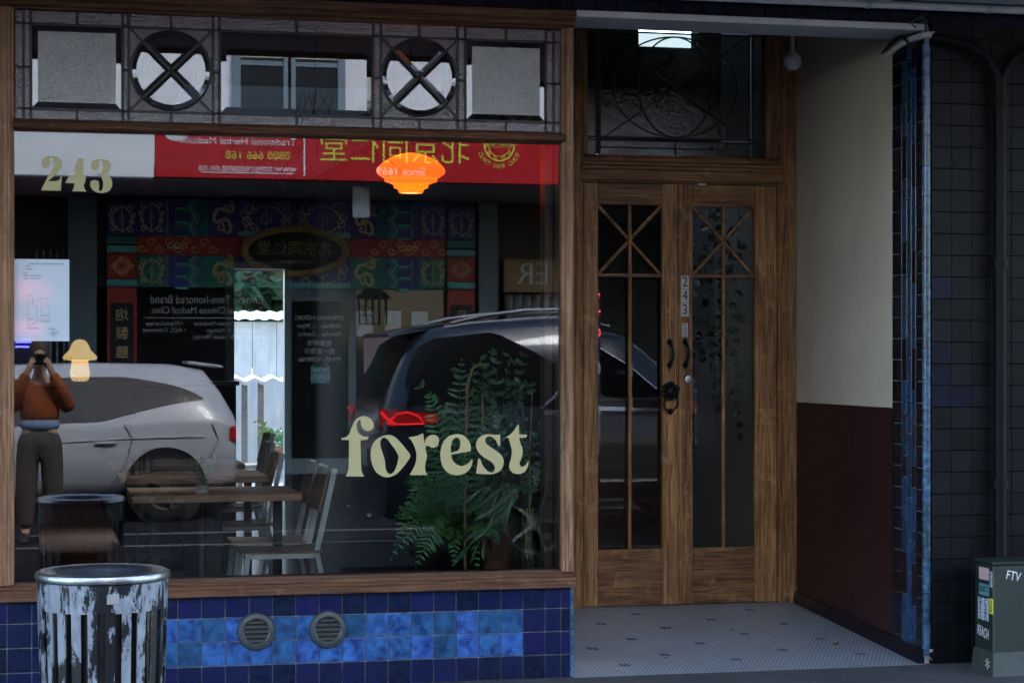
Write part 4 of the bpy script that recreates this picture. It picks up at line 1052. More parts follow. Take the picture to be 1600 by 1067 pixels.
def tree(x, y, h, rx, rz, m, label, n=1500):
    t = thing('garden_tree', label, 'tree', (x, y, 0), 'trees behind the yard')
    tk = MB(); tk.tube([(x, y, -.1), (x + .1, y, h * .4), (x - .1, y + .1, h * .75)], [.16, .11, .04], 8)
    for k in range(7):
        a = k * .9; tk.tube([(x + .05, y, h * (.35 + .05 * k)), (x + rx * .6 * math.cos(a), y + rx * .6 * math.sin(a), h * (.55 + .06 * k))], [.05, .015], 6)
    tk.build('trunk', 'bark', t)
    cl = [(Vector((x + random.gauss(0, rx * .5), y + random.gauss(0, rx * .5), h * .62 + random.gauss(0, rz * .5))), random.uniform(.3, .6)) for _ in range(44)]
    b = MB()
    for k in range(n):
        c, r = random.choice(cl); d = Vector((random.gauss(0, 1), random.gauss(0, 1), random.gauss(0, 1))).normalized()
        p = c + d * r * random.uniform(.6, 1.0)
        q = p + Vector((random.uniform(-1, 1), random.uniform(-1, 1), random.uniform(-1, .4))).normalized() * .24
        leaf_faces(b, p, q, .13, d, .1)
    b.build('crown', m, t)
tree(2.6, 21.5, 4.2, 1.5, 1.5, 'leaf_tree', 'dense dark green tree behind the white yard fence', 5000)
tree(3.6, 23, 5.6, 1.5, 1.6, 'leaf_lime', 'yellow-green tree rising behind the darker yard tree', 4000)
tree(4.3, 21.3, 4.0, 1.2, 1.4, 'leaf_tree', 'bushy green tree beyond the end of the yard fence', 4000)

# ------------------------------------------------------------------ litter bin
BX, BY, BZ = .223, -1.9, -.035
bin_ = thing('litter_bin', 'round litter bin with peeling black paint and steel rim by the tiled riser', 'litter bin', (BX, BY, BZ))
def bz(h): return BZ + h
def brad(h): return .212 + .022 * h / .76
def band(h0, h1): 
    r0, r1 = brad(h0), brad(h1)
    return MB().lathe([(r0 - .006, h0), (r0, h0), (r1, h1), (r1 - .006, h1)], (BX, BY, BZ), 48)
for h0, h1 in ((.02, .08), (.33, .40), (.665, .765)): band(h0, h1).build('band', 'peeled_paint', bin_, 0, True)
NS = 24
for h0, h1 in ((.078, .332), (.398, .667)):
    for k in range(NS):
        a0 = 2 * math.pi * k / NS; a1 = a0 + 2 * math.pi / NS * .58
        P_ = []
        for h in (h0, h1):
            r = brad(h)
            for a, rr in ((a0, r - .006), (a1, r - .006), (a1, r), (a0, r)): P_.append((BX + rr * math.cos(a), BY + rr * math.sin(a), BZ + h))
        MB().hexa(P_).build('slat', 'peeled_paint', bin_)
MB().lathe([(.001, .03), (.196, .03), (.205, .70), (.2, .74)], (BX, BY, BZ), 32).build('liner', 'liner_black', bin_, 0, True)
MB().lathe([(.15, .742), (.165, .752), (.19, .782), (.205, .795), (.225, .800), (.238, .794), (.243, .782), (.240, .770), (.232, .766), (.20, .766)], (BX, BY, BZ), 56).build('rim', 'brushed_steel', bin_, 0, True)
MB().lathe([(.001, .70), (.12, .705), (.16, .745)], (BX, BY, BZ), 40).build('funnel', 'brushed_steel', bin_, 0, True)
pa = -math.pi / 2 + .12
def on_bin(h, a, off): r = brad(h) + off; return (BX + r * math.cos(a), BY + r * math.sin(a), BZ + h)
MB().hexa([on_bin(.70, pa - .09, .001), on_bin(.70, pa + .09, .001), on_bin(.70, pa + .09, .004), on_bin(.70, pa - .09, .004), on_bin(.735, pa - .09, .001), on_bin(.735, pa + .09, .001), on_bin(.735, pa + .09, .004), on_bin(.735, pa - .09, .004)]).build('name_plate', 'plate', bin_)
q = on_bin(.678, pa, .0); MB().lathe([(.001, .012), (.007, .012), (.009, .0)], q, 10, 'y').build('bolt', 'chrome', bin_)

gb = MB()
for k in range(260):
    x, y = random.uniform(2.3, 6.0), random.uniform(-.55, -.03); a = random.uniform(.002, .007); z0 = -.05 * (-y) / 3.2 + .001
    gb.add([(x + a * random.uniform(-1, 1), y + a * random.uniform(-1, 1), z0 + a * .5 * random.uniform(0, 1)) for _ in range(4)], [(0, 1, 2), (0, 2, 3), (0, 3, 1), (1, 3, 2)])
g_ = gb.build('grit', 'plate'); g_['kind'] = 'stuff'; g_['label'] = 'fine pale grit scattered on the pavement edge'
# ------------------------------------------------------------------ utility cabinet
uc = thing('utility_cabinet', 'dark green utility cabinet covered with stickers and tags on the pavement', 'cabinet', (4.8, -.28, 0))
UX, UY = 4.487, -.385
box(UX, UX + .75, UY, UY + .20, .10, .530).build('body', 'cabinet_green', uc, .008)
box(UX - .006, UX + .756, UY - .006, UY + .206, .528, .545).build('lid', 'cabinet_green', uc, .005)
MB().hexa([(UX - .015, UY - .03, -.02), (UX + .77, UY - .03, -.02), (UX + .77, UY + .22, -.02), (UX - .015, UY + .22, -.02), (UX - .004, UY - .008, .11), (UX + .755, UY - .008, .11), (UX + .755, UY + .206, .11), (UX - .004, UY + .206, .11)]).build('plinth', 'cabinet_base', uc, .004)
sx_ = UX - .0015
def sidecard(y0, y1, z0, z1, m): box(sx_, UX + .001, y0, y1, z0, z1).build('sticker', m, uc)
sidecard(UY + .045, UY + .15, .448, .508, 'pink_card')
sidecard(UY + .045, UY + .15, .372, .428, 'teal_card'); text('ADICT', .042, (sx_ - .001, UY + .0975, .402), 'black_ink', uc, 'side', sx=.75, name='lettering', extrude=.0004)
sidecard(UY + .05, UY + .16, .25, .36, 'paper')
text('DYMES', .038, (sx_ - .001, UY + .13, .305), 'black_ink', uc, 'side', rot=R(90), name='lettering', extrude=.0004)
text('JUMBO', .038, (sx_ - .001, UY + .08, .305), 'black_ink', uc, 'side', rot=R(-90), name='lettering', extrude=.0004)
sidecard(UY + .003, UY + .042, .29, .365, 'sign_yellow'); text('BOLD', .022, (sx_ - .001, UY + .022, .328), 'black_ink', uc, 'side', rot=R(90), name='lettering', extrude=.0004)
sidecard(UY + .01, UY + .035, .42, .495, 'paper'); text('HOME', .022, (sx_ - .001, UY + .022, .458), 'black_ink', uc, 'side', rot=R(90), name='lettering', extrude=.0004)
text('REACH', .07, (sx_ - .0005, UY + .105, .19), 'white_ink', uc, 'side', sx=.55, rot=R(-8), name='graffiti', extrude=.0004)
text('FTV', .062, (UX + .105, UY - .0015, .472), 'white_ink', uc, 'cam', sx=.75, rot=R(-12), name='graffiti', extrude=.0004)
text('*', .12, (sx_ - .014, UY + .03, .025), 'white_ink', uc, 'side', name='graffiti', extrude=.0004)

# ------------------------------------------------------------------ across the street (seen mirrored in the glass)
def yv(d): return .12 - d            # mirrored depth -> real Y
YFc = yv(17)
opp = thing('opposite_building', 'white two-storey building with sash windows across the street', 'building', (4, -17.5, 0))
box(-14, 20, -24, YFc - .3, 3.7, 11).build('wall', 'opp_white', opp)
box(-14, 20, -24, YFc - 1.6, -.1, 3.7).build('back_room', 'opp_dark', opp)
box(-14, 20, YFc - .3, YFc - .1, 10.6, 11.2).build('cornice', 'opp_white', opp, .03)
def sash(x0, x1, z0, z1):
    w = box(x0, x1, YFc - .32, YFc - .26, z0, z1).build('window', 'shop_glass_dark', opp)
    for a in (box(x0 - .07, x0 + .03, YFc - .30, YFc - .22, z0 - .05, z1 + .05), box(x1 - .03, x1 + .07, YFc - .30, YFc - .22, z0 - .05, z1 + .05), box(x0 + .03, x1 - .03, YFc - .30, YFc - .22, z0 - .05, z0 + .04), box(x0 + .03, x1 - .03, YFc - .30, YFc - .22, z1 - .04, z1 + .05), box(x0 + .03, x1 - .03, YFc - .27, YFc - .235, (z0 + z1) / 2 - .03, (z0 + z1) / 2 + .03)): a.build('frame', 'opp_frame', w)
    box(x0 + .03, x1 - .03, YFc - .262, YFc - .25, z0 + (z1 - z0) * .55, z1 - .04).build('blind', 'blind', w)
for x in (-9, -4, 2.53, 3.25, 8.6, 9.3, 14): sash(x, x + .62, 4.66, 6.1)
for x in (-9, -4, 2.53, 3.25, 8.6, 9.3, 14): sash(x, x + .62, 7.4, 8.9)
ver = thing('opposite_verandah', 'dark-soffited street verandah with pale fascia across the street', 'verandah', (4, -15.5, 3.6))
box(-14, 20, YFc - .3, yv(14.1), 3.60, 3.72).build('soffit', 'opp_grey', ver)
box(-14, 1.27, yv(14.1), yv(14.0), 3.56, 4.32).build('fascia', 'opp_white', ver, .02)
box(6.6, 20, yv(14.1), yv(14.0), 3.60, 4.30).build('fascia', 'opp_grey', ver, .02)
rs = thing('red_fascia_sign', 'long red verandah sign with yellow and white lettering across the street', 'sign', (4, -13.9, 3.56))
YS = yv(13.98)
box(1.28, 6.55, yv(14.12), YS - .01, 3.575, 4.36).build('panel', 'sign_red', rs, .01)
ys = YS - .006
text('Traditional Herbal Medicine', .118, (2.22, ys, 4.005), 'white_ink', rs, 'shop')
text('0800 666 168', .135, (2.45, ys, 3.845), 'sign_yellow', rs, 'shop')
text('www.tongrentang.co.nz', .118, (2.33, ys, 3.70), 'white_ink', rs, 'shop')
box(1.80, 2.86, ys - .002, ys, 3.640, 3.650).build('underline', 'white_ink', rs)
box(2.975, 2.995, ys - .002, ys, 3.62, 4.3).build('divider', 'white_ink', rs)
MB().lathe([(.001, 0), (.17, 0)], (1.52, ys - .001, 4.16), 32, 'y').build('number_disc', 'white_ink', rs)
text('246', .15, (1.52, ys + .002, 4.10), 'sign_red', rs, 'shop')
text('北京同仁堂', .36, (4.05, ys, 3.935), 'sign_yellow', rs, 'shop', sx=1.0)
text('Since 1669', .135, (4.12, ys, 3.695), 'white_ink', rs, 'shop')
for r0, r1 in ((.19, .172), (.135, .125)):
    MB().lathe([(r0, 0), (r1, 0)], (5.30, ys, 4.03), 32, 'y').build('emblem_ring', 'sign_yellow', rs)
text('同仁堂', .075, (5.30, ys, 4.03), 'sign_yellow', rs, 'shop', rot=0)
for k in range(10):
    a = k * .6283; MB().lathe([(.022, 0), (.012, 0)], (5.30 + .152 * math.cos(a), ys, 4.03 + .152 * math.sin(a)), 10, 'y').build('emblem_scroll', 'sign_yellow', rs)
for k, ch in enumerate('TONG REN TANG'):
    if ch == ' ': continue
    a = R(205 + k * 10.8); me = text_mesh(ch, .075)
    base = Matrix.Rotation(math.pi, 4, 'Z') @ Matrix(((1, 0, 0, 0), (0, 0, -1, 0), (0, 1, 0, 0), (0, 0, 0, 1)))
    me.transform(Matrix.Translation((5.30 - .25 * math.cos(a), ys, 4.03 + .25 * math.sin(a))) @ base @ Matrix.Rotation(a + math.pi / 2, 4, 'Z'))
    obj('lettering', me, 'sign_yellow', rs)
hs = thing('hanging_sign', 'small pale hanging sign under the opposite verandah', 'sign', (3.73, -14.4, 3.18))
box(3.63, 3.83, yv(14.54), yv(14.5), 3.19, 3.56).build('board', 'opp_white', hs, .005); box(3.72, 3.74, yv(14.53), yv(14.51), 3.56, 3.6).build('hanger', 'opp_dark', hs)

# painted timber shopfront under the verandah
sf = thing('herbal_shopfront', 'painted timber herbal shopfront with gold scrollwork across the street', 'shopfront', (3.2, -17, 0))
YP = YFc
box(.3, 6.0, YP - .25, YP - .06, 2.42, 3.58).build('backing', 'opp_dark', sf)
def scroll(b, cx, cz, r, turns, a0, s, y, th=.008):
    pts = []
    for k in range(18):
        u = k / 17; a = a0 + s * u * turns * 6.283; rr = r * (1 - .8 * u); pts.append((cx + rr * math.cos(a), y, cz + rr * math.sin(a)))
    b.tube(pts, th, 4)
def panel(x0, x1, z0, z1, m, kind):
    p = box(x0, x1, YP - .06, YP, z0, z1).build('painted_panel', m, sf, .004)
    y = YP + .003; cx, cz = (x0 + x1) / 2, (z0 + z1) / 2; w, h = (x1 - x0) / 2, (z1 - z0) / 2; g = MB()
    if kind == 'floral':
        for sx in (-1, 1):
            for sz in (-1, 1):
                scroll(g, cx + sx * w * .55, cz + sz * h * .62, w * .26, 1.2, 0, sx * sz, y); scroll(g, cx + sx * w * .72, cz + sz * h * .2, w * .2, 1.2, 1.5, -sx * sz, y)
            g.tube([(cx, y, cz - h * .8), (cx + sx * w * .5, y, cz - h * .5), (cx + sx * w * .75, y, cz), (cx + sx * w * .45, y, cz + h * .5), (cx, y, cz + h * .8)], .007, 4)
        g.lathe([(.001, .006), (w * .16, .004), (w * .2, 0)], (cx, y, cz), 12, 'y'); g.bar((cx, y, cz - h * .8), (cx, y, cz + h * .8), .01, .014, (0, 1, 0))
    if kind == 'dragon':
        pts = [(cx + w * .75 * math.sin(k * .55 + .5) * (1 - .02 * k), y, cz + h * (.85 - 1.7 * k / 17) + .05 * math.cos(k * 1.1)) for k in range(18)]
        g.tube(pts, [.012 + .018 * math.sin(math.pi * k / 17) for k in range(18)], 5)
        for k in range(1, 17, 2):
            p0 = Vector(pts[k]); g.tube([p0, p0 + Vector((random.uniform(-.11, .11), 0, random.uniform(-.1, .1)))], [.012, .004], 4)
        scroll(g, cx + w * .3, cz + h * .55, w * .3, 1.1, 0, 1, y, .012); scroll(g, cx - w * .2, cz - h * .5, w * .35, 1.1, 2, -1, y, .012)
    if kind == 'ribbon':
        for k in range(9):
            u = -1 + 2 * (k + .5) / 9; scroll(g, cx + u * w, cz + (.3 if k % 2 else -.3) * h, h * .5, 1.1, 0, 1 if k % 2 else -1, y, .007)
        for k in (-1, 0, 1): g.lathe([(.045, 0), (.02, .004)], (cx + k * .09, y, cz), 12, 'y')
    if kind == 'medal':
        for q, rr in enumerate((.8, .55, .25)): g.tube([(cx + w * rr * math.cos(k * 1.5708), y, cz + h * rr * math.sin(k * 1.5708)) for k in range(5)], .007, 4); 
        for k in range(8): scroll(g, cx + w * .5 * math.cos(k * .785), cz + h * .5 * math.sin(k * .785), w * .18, 1.1, k, 1, y, .006)
    if g.v: g.build('gold_ornament', 'shop_gold', p)
    return p
def chevron(x0, x1, z0, z1, s):
    p = box(x0, x1, YP - .06, YP, z0, z1).build('painted_panel', 'shop_green', sf)
    h = z1 - z0; zc = (z0 + z1) / 2; w = x1 - x0
    for k, (m, off) in enumerate((('shop_blue', .0), ('shop_lilac', .045), ('shop_teal', .10))):
        b = MB(); a = (x1 if s > 0 else x0) - s * (.09 + off)
        P_ = [(a, z0), (a + s * .035, z0), (a - s * .03, z0 + h * .25), (a + s * .05, zc), (a - s * .03, z1 - h * .25), (a + s * .035, z1), (a, z1), (a - s * .065, z1 - h * .25), (a + s * .015, zc), (a - s * .065, z0 + h * .25)]
        n = len(P_); b.add([(q[0], YP + .004 + .001 * k, q[1]) for q in P_], [(0, 1, 2, 9), (9, 2, 3, 8), (8, 3, 4, 7), (7, 4, 5, 6)]).build('chevron', m, p)
    for zz in (z0 + h * .12, zc, z1 - h * .12):
        xa, xb = (x0, x1 - .26) if s > 0 else (x0 + .26, x1)
        box(xa, xb, YP, YP + .004, zz - .05, zz + .05).build('stripe', 'shop_blue', p); box(xa, xb, YP, YP + .006, zz - .075, zz - .05).build('stripe', 'shop_teal', p); box(xa, xb, YP, YP + .006, zz + .05, zz + .062).build('stripe', 'shop_lilac', p)
XC = 3.24
def both(f):
    for s in (-1, 1): f(s)
def put(a, b, s): return (XC + s * b, XC + s * a) if s < 0 else (XC + s * a, XC + s * b)
for s in (-1, 1):
    for (z0, z1, dk) in ((2.43, 2.835, 0), (3.09, 3.56, 1)):
        x0, x1 = put(1.66, 2.02, s); panel(x0, x1, z0, z1, 'shop_blue' if dk else 'shop_green', 'floral')
        x0, x1 = put(1.54, 1.655, s); box(x0, x1, YP - .06, YP, z0, z1).build('painted_panel', 'shop_blue', sf); xm = (x0 + x1) / 2
        box(x0, x0 + .03, YP, YP + .005, z0, z1).build('stripe', 'shop_lilac', sf)
        x0, x1 = put(1.12, 1.535, s); chevron(x0, x1, z0, z1, -s)
        x0, x1 = put(.74, 1.115, s); panel(x0, x1, z0, z1, 'shop_blue' if dk else 'shop_green', 'dragon')
        x0, x1 = put(.0, .735, s); panel(x0, x1, z0, z1, 'shop_blue', 'floral')
        x0, x1 = put(.0, .735, s); box(x0, x1, YP, YP + .006, z0, z0 + .07).build('stripe', 'shop_teal', sf)
    x0, x1 = put(1.0, 2.02, s); panel(x0, x1, 2.84, 3.085, 'shop_red', 'ribbon')
    x0, x1 = put(.0, .995, s); box(x0, x1, YP - .06, YP, 2.84, 3.085).build('painted_panel', 'shop_red', sf)
    # end columns
    x0, x1 = put(2.03, 2.40, s)
    cl = box(x0, x1, YP - .12, YP + .05, -.03, 2.42).build('column', 'shop_red', sf, .01)
    YP0 = YP; YP = YP0 + .05
    panel(x0, x1, 2.53, 2.85, 'shop_red', 'medal'); panel(x0, x1, 3.09, 3.5, 'shop_blue', 'floral')
    for z in (2.43, 2.86, 2.98):
        box(x0, x1, YP - .06, YP + .002, z, z + .09).build('painted_panel', 'shop_teal' if z != 2.98 else 'shop_green', sf); box(x0, x1, YP - .05, YP + .006, z, z + .02).build('stripe', 'shop_lilac', sf)
    box(x0 + .04, x1 - .04, YP, YP + .02, .2, 2.22).build('plaque', 'black_ink', cl)
    txt = '炮製雖繁必不敢省' if s < 0 else '品味雖貴必不敢減'
    for k, ch in enumerate(txt): text(ch, .17, ((x0 + x1) / 2, YP + .022, 2.06 - .24 * k), 'shop_gold', cl, 'shop')
    YP = YP0
ov = thing('oval_plaque', 'dark oval name plaque with carved gold rim on the herbal shopfront', 'plaque', (3.24, -16.7, 2.6))
oy = YFc + .10
prof = [(XC + .66 * math.copysign(abs(math.cos(t)) ** 1.25, math.cos(t)), 2.905 + .295 * math.copysign(abs(math.sin(t)) ** .9, math.sin(t))) for t in [k * 2 * math.pi / 60 for k in range(60)]]
MB().prism(prof[::-1], oy - .09, oy).build('board', 'black_ink', ov)
MB().tube([(p[0], oy, p[1]) for p in prof + prof[:2]], .045, 8, False).build('rim', 'old_gold', ov, 0, True)
text('北京同仁堂', .20, (XC, oy + .003, 2.93), 'old_gold', ov, 'shop'); text('Bei Jing Tong Ren Tang', .055, (XC, oy + .003, 2.77), 'shop_gold', ov, 'shop')
# glazing and door under the beam
for (x0, x1) in ((1.22, 3.08), (4.06, 5.28)):
    w = box(x0, x1, YFc - .14, YFc - .10, .5, 2.42).build('shop_window', 'shop_glass_dark', sf)
    box(x0, x1, YFc - .16, YFc - .02, -.03, .5).build('stall_board', 'opp_dark', sf)
tx = 2.12; yl = YFc - .097
text('Chinese Time-honored Brand', .155, (tx, yl, 2.27), 'shop_lettering', sf, 'shop', sx=.78)
text('Traditional Chinese Medical Clinic', .13, (tx, yl, 2.13), 'shop_lettering', sf, 'shop', sx=.8)
box(1.30, 2.95, yl - .002, yl, 2.03, 2.04).build('rule', 'shop_lettering', sf)
for k, (t, x) in enumerate((('• Traditional Chinese Medicine', 2.42), ('• Acupuncture & Massage', 2.5), ('• Weight Loss & Beauty Therapy', 2.42))): text(t, .075, (x, yl, 1.96 - .085 * k), 'shop_lettering', sf, 'shop')
for k, t in enumerate(('• Physiotherapy', '• ACC Treatment')): text(t, .075, (1.57, yl, 1.96 - .085 * k), 'shop_lettering', sf, 'shop')
sd = box(3.14, 4.02, YFc - .13, YFc - .09, 0, 2.36).build('shop_door', 'shop_glass_dark', sf)
for (a, b_, c, d) in ((3.09, 3.20, 0, 2.42), (3.96, 4.06, 0, 2.42)): box(a, b_, YFc - .10, YFc - .05, c, d).build('frame', 'opp_frame', sd)
for (c, d) in ((2.26, 2.42), (.0, .2)): box(3.20, 3.96, YFc - .10, YFc - .05, c, d).build('frame', 'opp_frame', sd)
for k, t in enumerate(('OPENING HOURS', '10:00am - 5.30pm', 'Monday - Sunday', '營業時間', '周一至周日', 'PH 09 - 6308566')): text(t, .082, (3.58, YFc - .088, 2.04 - .105 * k - (.02 if k > 2 else 0)), 'shop_lettering', sf, 'shop')
op = thing('open_sign', 'small teal OPEN sign hung on the opposite shop door', 'sign', (3.58, YFc - .05, 1.3))
box(3.46, 3.72, YFc - .08, YFc - .07, 1.18, 1.40).build('card', 'teal_card', op); text('WE ARE', .055, (3.59, YFc - .068, 1.355), 'white_ink', op, 'shop'); text('OPEN', .10, (3.59, YFc - .068, 1.26), 'white_ink', op, 'shop')
MB().tube([(3.48, YFc - .075, 1.40), (3.59, YFc - .08, 1.52), (3.70, YFc - .075, 1.40)], .004, 4).build('string', 'white_ink', op)
for k, (x, z, h, m) in enumerate(((4.18, 1.97, .33, 'paper'), (4.56, 1.98, .32, 'paper'), (4.92, 1.98, .30, 'paper'), (4.36, 1.55, .48, 'pink_card'))):
    n_ = box(x - .11 - (.08 if k == 3 else 0), x + .11 + (.08 if k == 3 else 0), YFc - .098, YFc - .094, z - h / 2, z + h / 2).build('paper_notice', m)
    tag(n_, ('white notice on the opposite shop window next to its door', 'white notice in the middle of the opposite shop window', 'white notice by the red column of the opposite shop', 'larger pink-bordered notice below the white ones opposite')[k], 'notice')
lt = MB()
for k in range(5): lt.box(4.10 + k * .09, 4.115 + k * .09, YFc - .06, YFc - .045, 1.95, 2.3)
for k in range(4): lt.box(4.10, 4.475, YFc - .058, YFc - .047, 1.96 + k * .11, 1.972 + k * .11)
lt.prism([(4.05, 2.3), (4.53, 2.3), (4.40, 2.42), (4.18, 2.42)], YFc - .07, YFc - .04)
tag(lt.build('lattice_lantern', 'black_iron'), 'black lattice lantern hanging by the opposite shop door', 'lantern')
for x, w, lab in ((.35, .36, 'grey masonry pillar at the neon end of the opposite shopfront'), (5.69, .26, 'grey masonry pillar beside the tan cafe sign across the street')):
    tag(box(x, x + w, YFc - .35, YFc + .06, -.03, 3.6).build('pillar', 'opp_frame', None, .01), lab, 'pillar')
# neighbours
nb_ = thing('tan_fascia_sign', 'tan painted sign with pale script letters across the street', 'sign', (6.8, YFc, 2.4))
box(6.05, 8.3, YFc - .1, YFc, 2.40, 2.84).build('board', 'tan_sign', nb_); text('ER', .42, (6.45, YFc + .003, 2.63), 'shop_lettering', nb_, 'shop'); text('B', .42, (7.6, YFc + .003, 2.62), 'black_ink', nb_, 'shop')
nf = thing('curtained_shopfront', 'dark shopfront with pale drapes beside the herbal shop', 'shopfront', (8, YFc, 0))
box(5.95, 12, YFc - .6, YFc - .5, -.03, 3.6).build('wall', 'opp_dark', nf)
for k in range(9): MB().tube([(6.2 + k * .13, YFc - .38, 2.38), (6.16 + k * .135, YFc - .38, 1.2), (6.14 + k * .14, YFc - .38, .3)], .06, 8).build('drape', 'blind' if k > 5 else 'opp_grey', nf, 0, True)
box(7.55, 7.75, YFc - .3, YFc - .25, 1.0, 2.2).build('poster', 'sign_yellow', nf)
lf_ = thing('neon_shopfront', 'dark shopfront with neon signs next to the herbal shop', 'shopfront', (-2, YFc, 0))
box(-8, .35, YFc - .5, YFc - .3, -.03, 3.6).build('wall', 'opp_dark', lf_)
for k in range(5): box(-.05 + k * .085, -.02 + k * .085, YFc - .3, YFc - .24, 0, 2.9).build('mullion', 'opp_grey', lf_)
ne = MB(); YN = YFc - .2
ne.tube([(-.02 - .1 * math.cos(k * .52) * (1 + .1 * k / 12), YN, 2.35 + .13 * math.sin(k * .52)) for k in range(13)], .012, 6)
ne.tube([(-.28, YN, 2.5), (-.22, YN, 2.38), (-.16, YN, 2.5), (-.24, YN, 2.2)], .012, 6)
for k in range(3): ne.tube([(-.25 + .1 * k + .05 * math.cos(j * .8), YN, 1.90 + .06 * math.sin(j * .8)) for j in range(9)], .012, 6)
ne.build('neon_script', 'neon_pink', lf_)
MB().tube([(-.3, YN, 1.72), (-.08, YN, 1.72), (-.08, YN, 1.66), (-.3, YN, 1.66)], .014, 6).build('neon_bar', 'neon_blue', lf_)

# ------------------------------------------------------------------ vehicles
ROAD = -.17
def lerp_st(S, u):
    for a, b in zip(S, S[1:]):
        if u <= b[0]:
            t = (u - a[0]) / (b[0] - a[0]); t = t * t * (3 - 2 * t) * .5 + t * .5
            return [p + (q - p) * t for p, q in zip(a, b)]
    return list(S[-1])
def ring(S, u):
    _, zb, zl, zt, hw, ht = lerp_st(S, u); g = zt - zl
    return [(0, zb), (hw * .86, zb), (hw * .97, zb + .10), (hw, zb + (zl - zb) * .55), (hw * .985, zl - .06), (hw * .965, zl), (hw + (ht - hw) * .5, zl + g * .48), (ht, zt - g * .12), (ht * .9, zt - g * .03), (ht * .6, zt), (0, zt)]
def car(name, label, S, X0, s, yc, paint, wheels, wr, grp=None):
    root = thing(name, label, 'car', (X0 + s * S[-1][0] / 2, yc, ROAD))
    us = []; 
    for a, b in zip(S, S[1:]):
        k = max(1, int((b[0] - a[0]) / .12)); us += [a[0] + (b[0] - a[0]) * i / k for i in range(k)]
    us.append(S[-1][0]); vs = []; K = None
    for u in us:
        rg = ring(S, u); full = rg + [(-y, z) for y, z in rg[-2:0:-1]]; K = len(full)
        vs += [(X0 + s * u, yc + y, ROAD + z) for y, z in full]
    n = len(us)
    fs = [(i * K + k, i * K + (k + 1) % K, (i + 1) * K + (k + 1) % K, (i + 1) * K + k) for i in range(n - 1) for k in range(K)] + [tuple(range(K)), tuple(range((n - 1) * K, n * K))]
    body = MB().add(vs, fs).build('body', paint, root, 0, True)
    def side_patch(nm, m, u0, u1, v0, v1, side=1, off=.006, n=14, f0=None, f1=None):
        """strip on the flank between belt (0) and roof edge (1)"""
        vs = []
        for i in range(n + 1):
            u = u0 + (u1 - u0) * i / n; r = ring(S, u); pts = [Vector(r[5]), Vector(r[6]), Vector(r[7])]
            lo = f0(i / n) if f0 else v0; hi = f1(i / n) if f1 else v1
            for v in (lo, (lo + hi) / 2, hi):
                q = pts[0].lerp(pts[1], v * 2) if v < .5 else pts[1].lerp(pts[2], v * 2 - 1)
                vs.append((X0 + s * u, yc + side * (q.x + off), ROAD + q.y + off * .4))
        return MB().add(vs, [(3 * i + k, 3 * i + k + 1, 3 * i + k + 4, 3 * i + k + 3) for i in range(n) for k in range(2)]).build(nm, m, root, 0, True)
    for u, zc in wheels:
        for side in (1, -1):
            yo = yc + side * lerp_st(S, u)[4]
            c = (X0 + s * u, yo - side * .0, ROAD + zc)
            ar = MB().lathe([(.001, 0), (wr + .075, 0), (wr + .085, .012), (wr + .085, -.02)], (c[0], yo + side * .006, ROAD + zc + .02), 36, 'y').build('wheel_arch', 'car_black', root)
            w = MB().lathe([(wr * .62, -.03), (wr * .64, .03), (wr * .9, .035), (wr, .015), (wr, -.1)], (0, 0, 0), 36, 'y')
            wm = w.build('wheel', 'tyre', root, 0, True); f = Matrix.Diagonal((1, -side, 1, 1)) 
            wm.data.transform(Matrix.Translation((c[0], yo + side * .012, c[2])) @ f)
            rim = MB().lathe([(.001, .012), (wr * .16, .015), (wr * .18, -.02), (wr * .55, -.03), (wr * .64, .028)], (0, 0, 0), 30, 'y')
            for k in range(5):
                a = k * 1.2566; rim.bar((wr * .1 * math.cos(a), -.004, wr * .1 * math.sin(a)), (wr * .62 * math.cos(a), -.02, wr * .62 * math.sin(a)), .02, .07, (0, 1, 0))
            rm = rim.build('rim', 'alloy', wm, 0, True); rm.data.transform(Matrix.Translation((c[0], yo + side * .012, c[2])) @ f)
    return root, body, side_patch
# dark SUV braking in the near lane, heading along +X
S1 = [(0, .56, 1.06, 1.14, .80, .64), (.05, .44, 1.20, 1.36, .91, .68), (.15, .40, 1.27, 1.60, .95, .74), (.28, .38, 1.29, 1.84, .965, .77), (.45, .37, 1.285, 1.945, .968, .79), (.9, .35, 1.265, 2.0, .972, .80), (1.4, .34, 1.245, 2.035, .975, .80), (2.4, .32, 1.2, 2.04, .975, .80), (3.0, .32, 1.18, 1.94, .975, .78), (3.6, .32, 1.16, 1.55, .97, .68), (4.0, .34, 1.14, 1.22, .96, .8), (4.6, .38, 1.02, 1.06, .93, .78), (4.85, .5, .85, .88, .82, .66), (4.92, .55, .75, .78, .7, .6)]
SX, SY = 2.60, yv(6.2) - .97
suv, sbody, sp = car('dark_suv', 'dark navy SUV with lit red tail lamps reflected from the road', S1, SX, 1, SY, 'car_navy', [(1.22, .40), (4.05, .40)], .40)
sp('quarter_window', 'car_glass', .20, 1.42, .10, .94, f0=lambda t: .06 + .03 * t, f1=lambda t: .97 - max(0, t - .6) * 1.1)
sp('side_window', 'car_glass', 1.28, 3.5, .05, .9, n=24, f1=lambda t: .05 + .92 * min(1, math.sin(min(1, t * 2.0) * 1.57)) * (1 if t < .6 else max(.02, 1 - (t - .6) * 1.9)))
sp('belt_trim', 'chrome', 1.28, 3.5, -.02, .035, off=.012)
tr = MB(); arcp = []
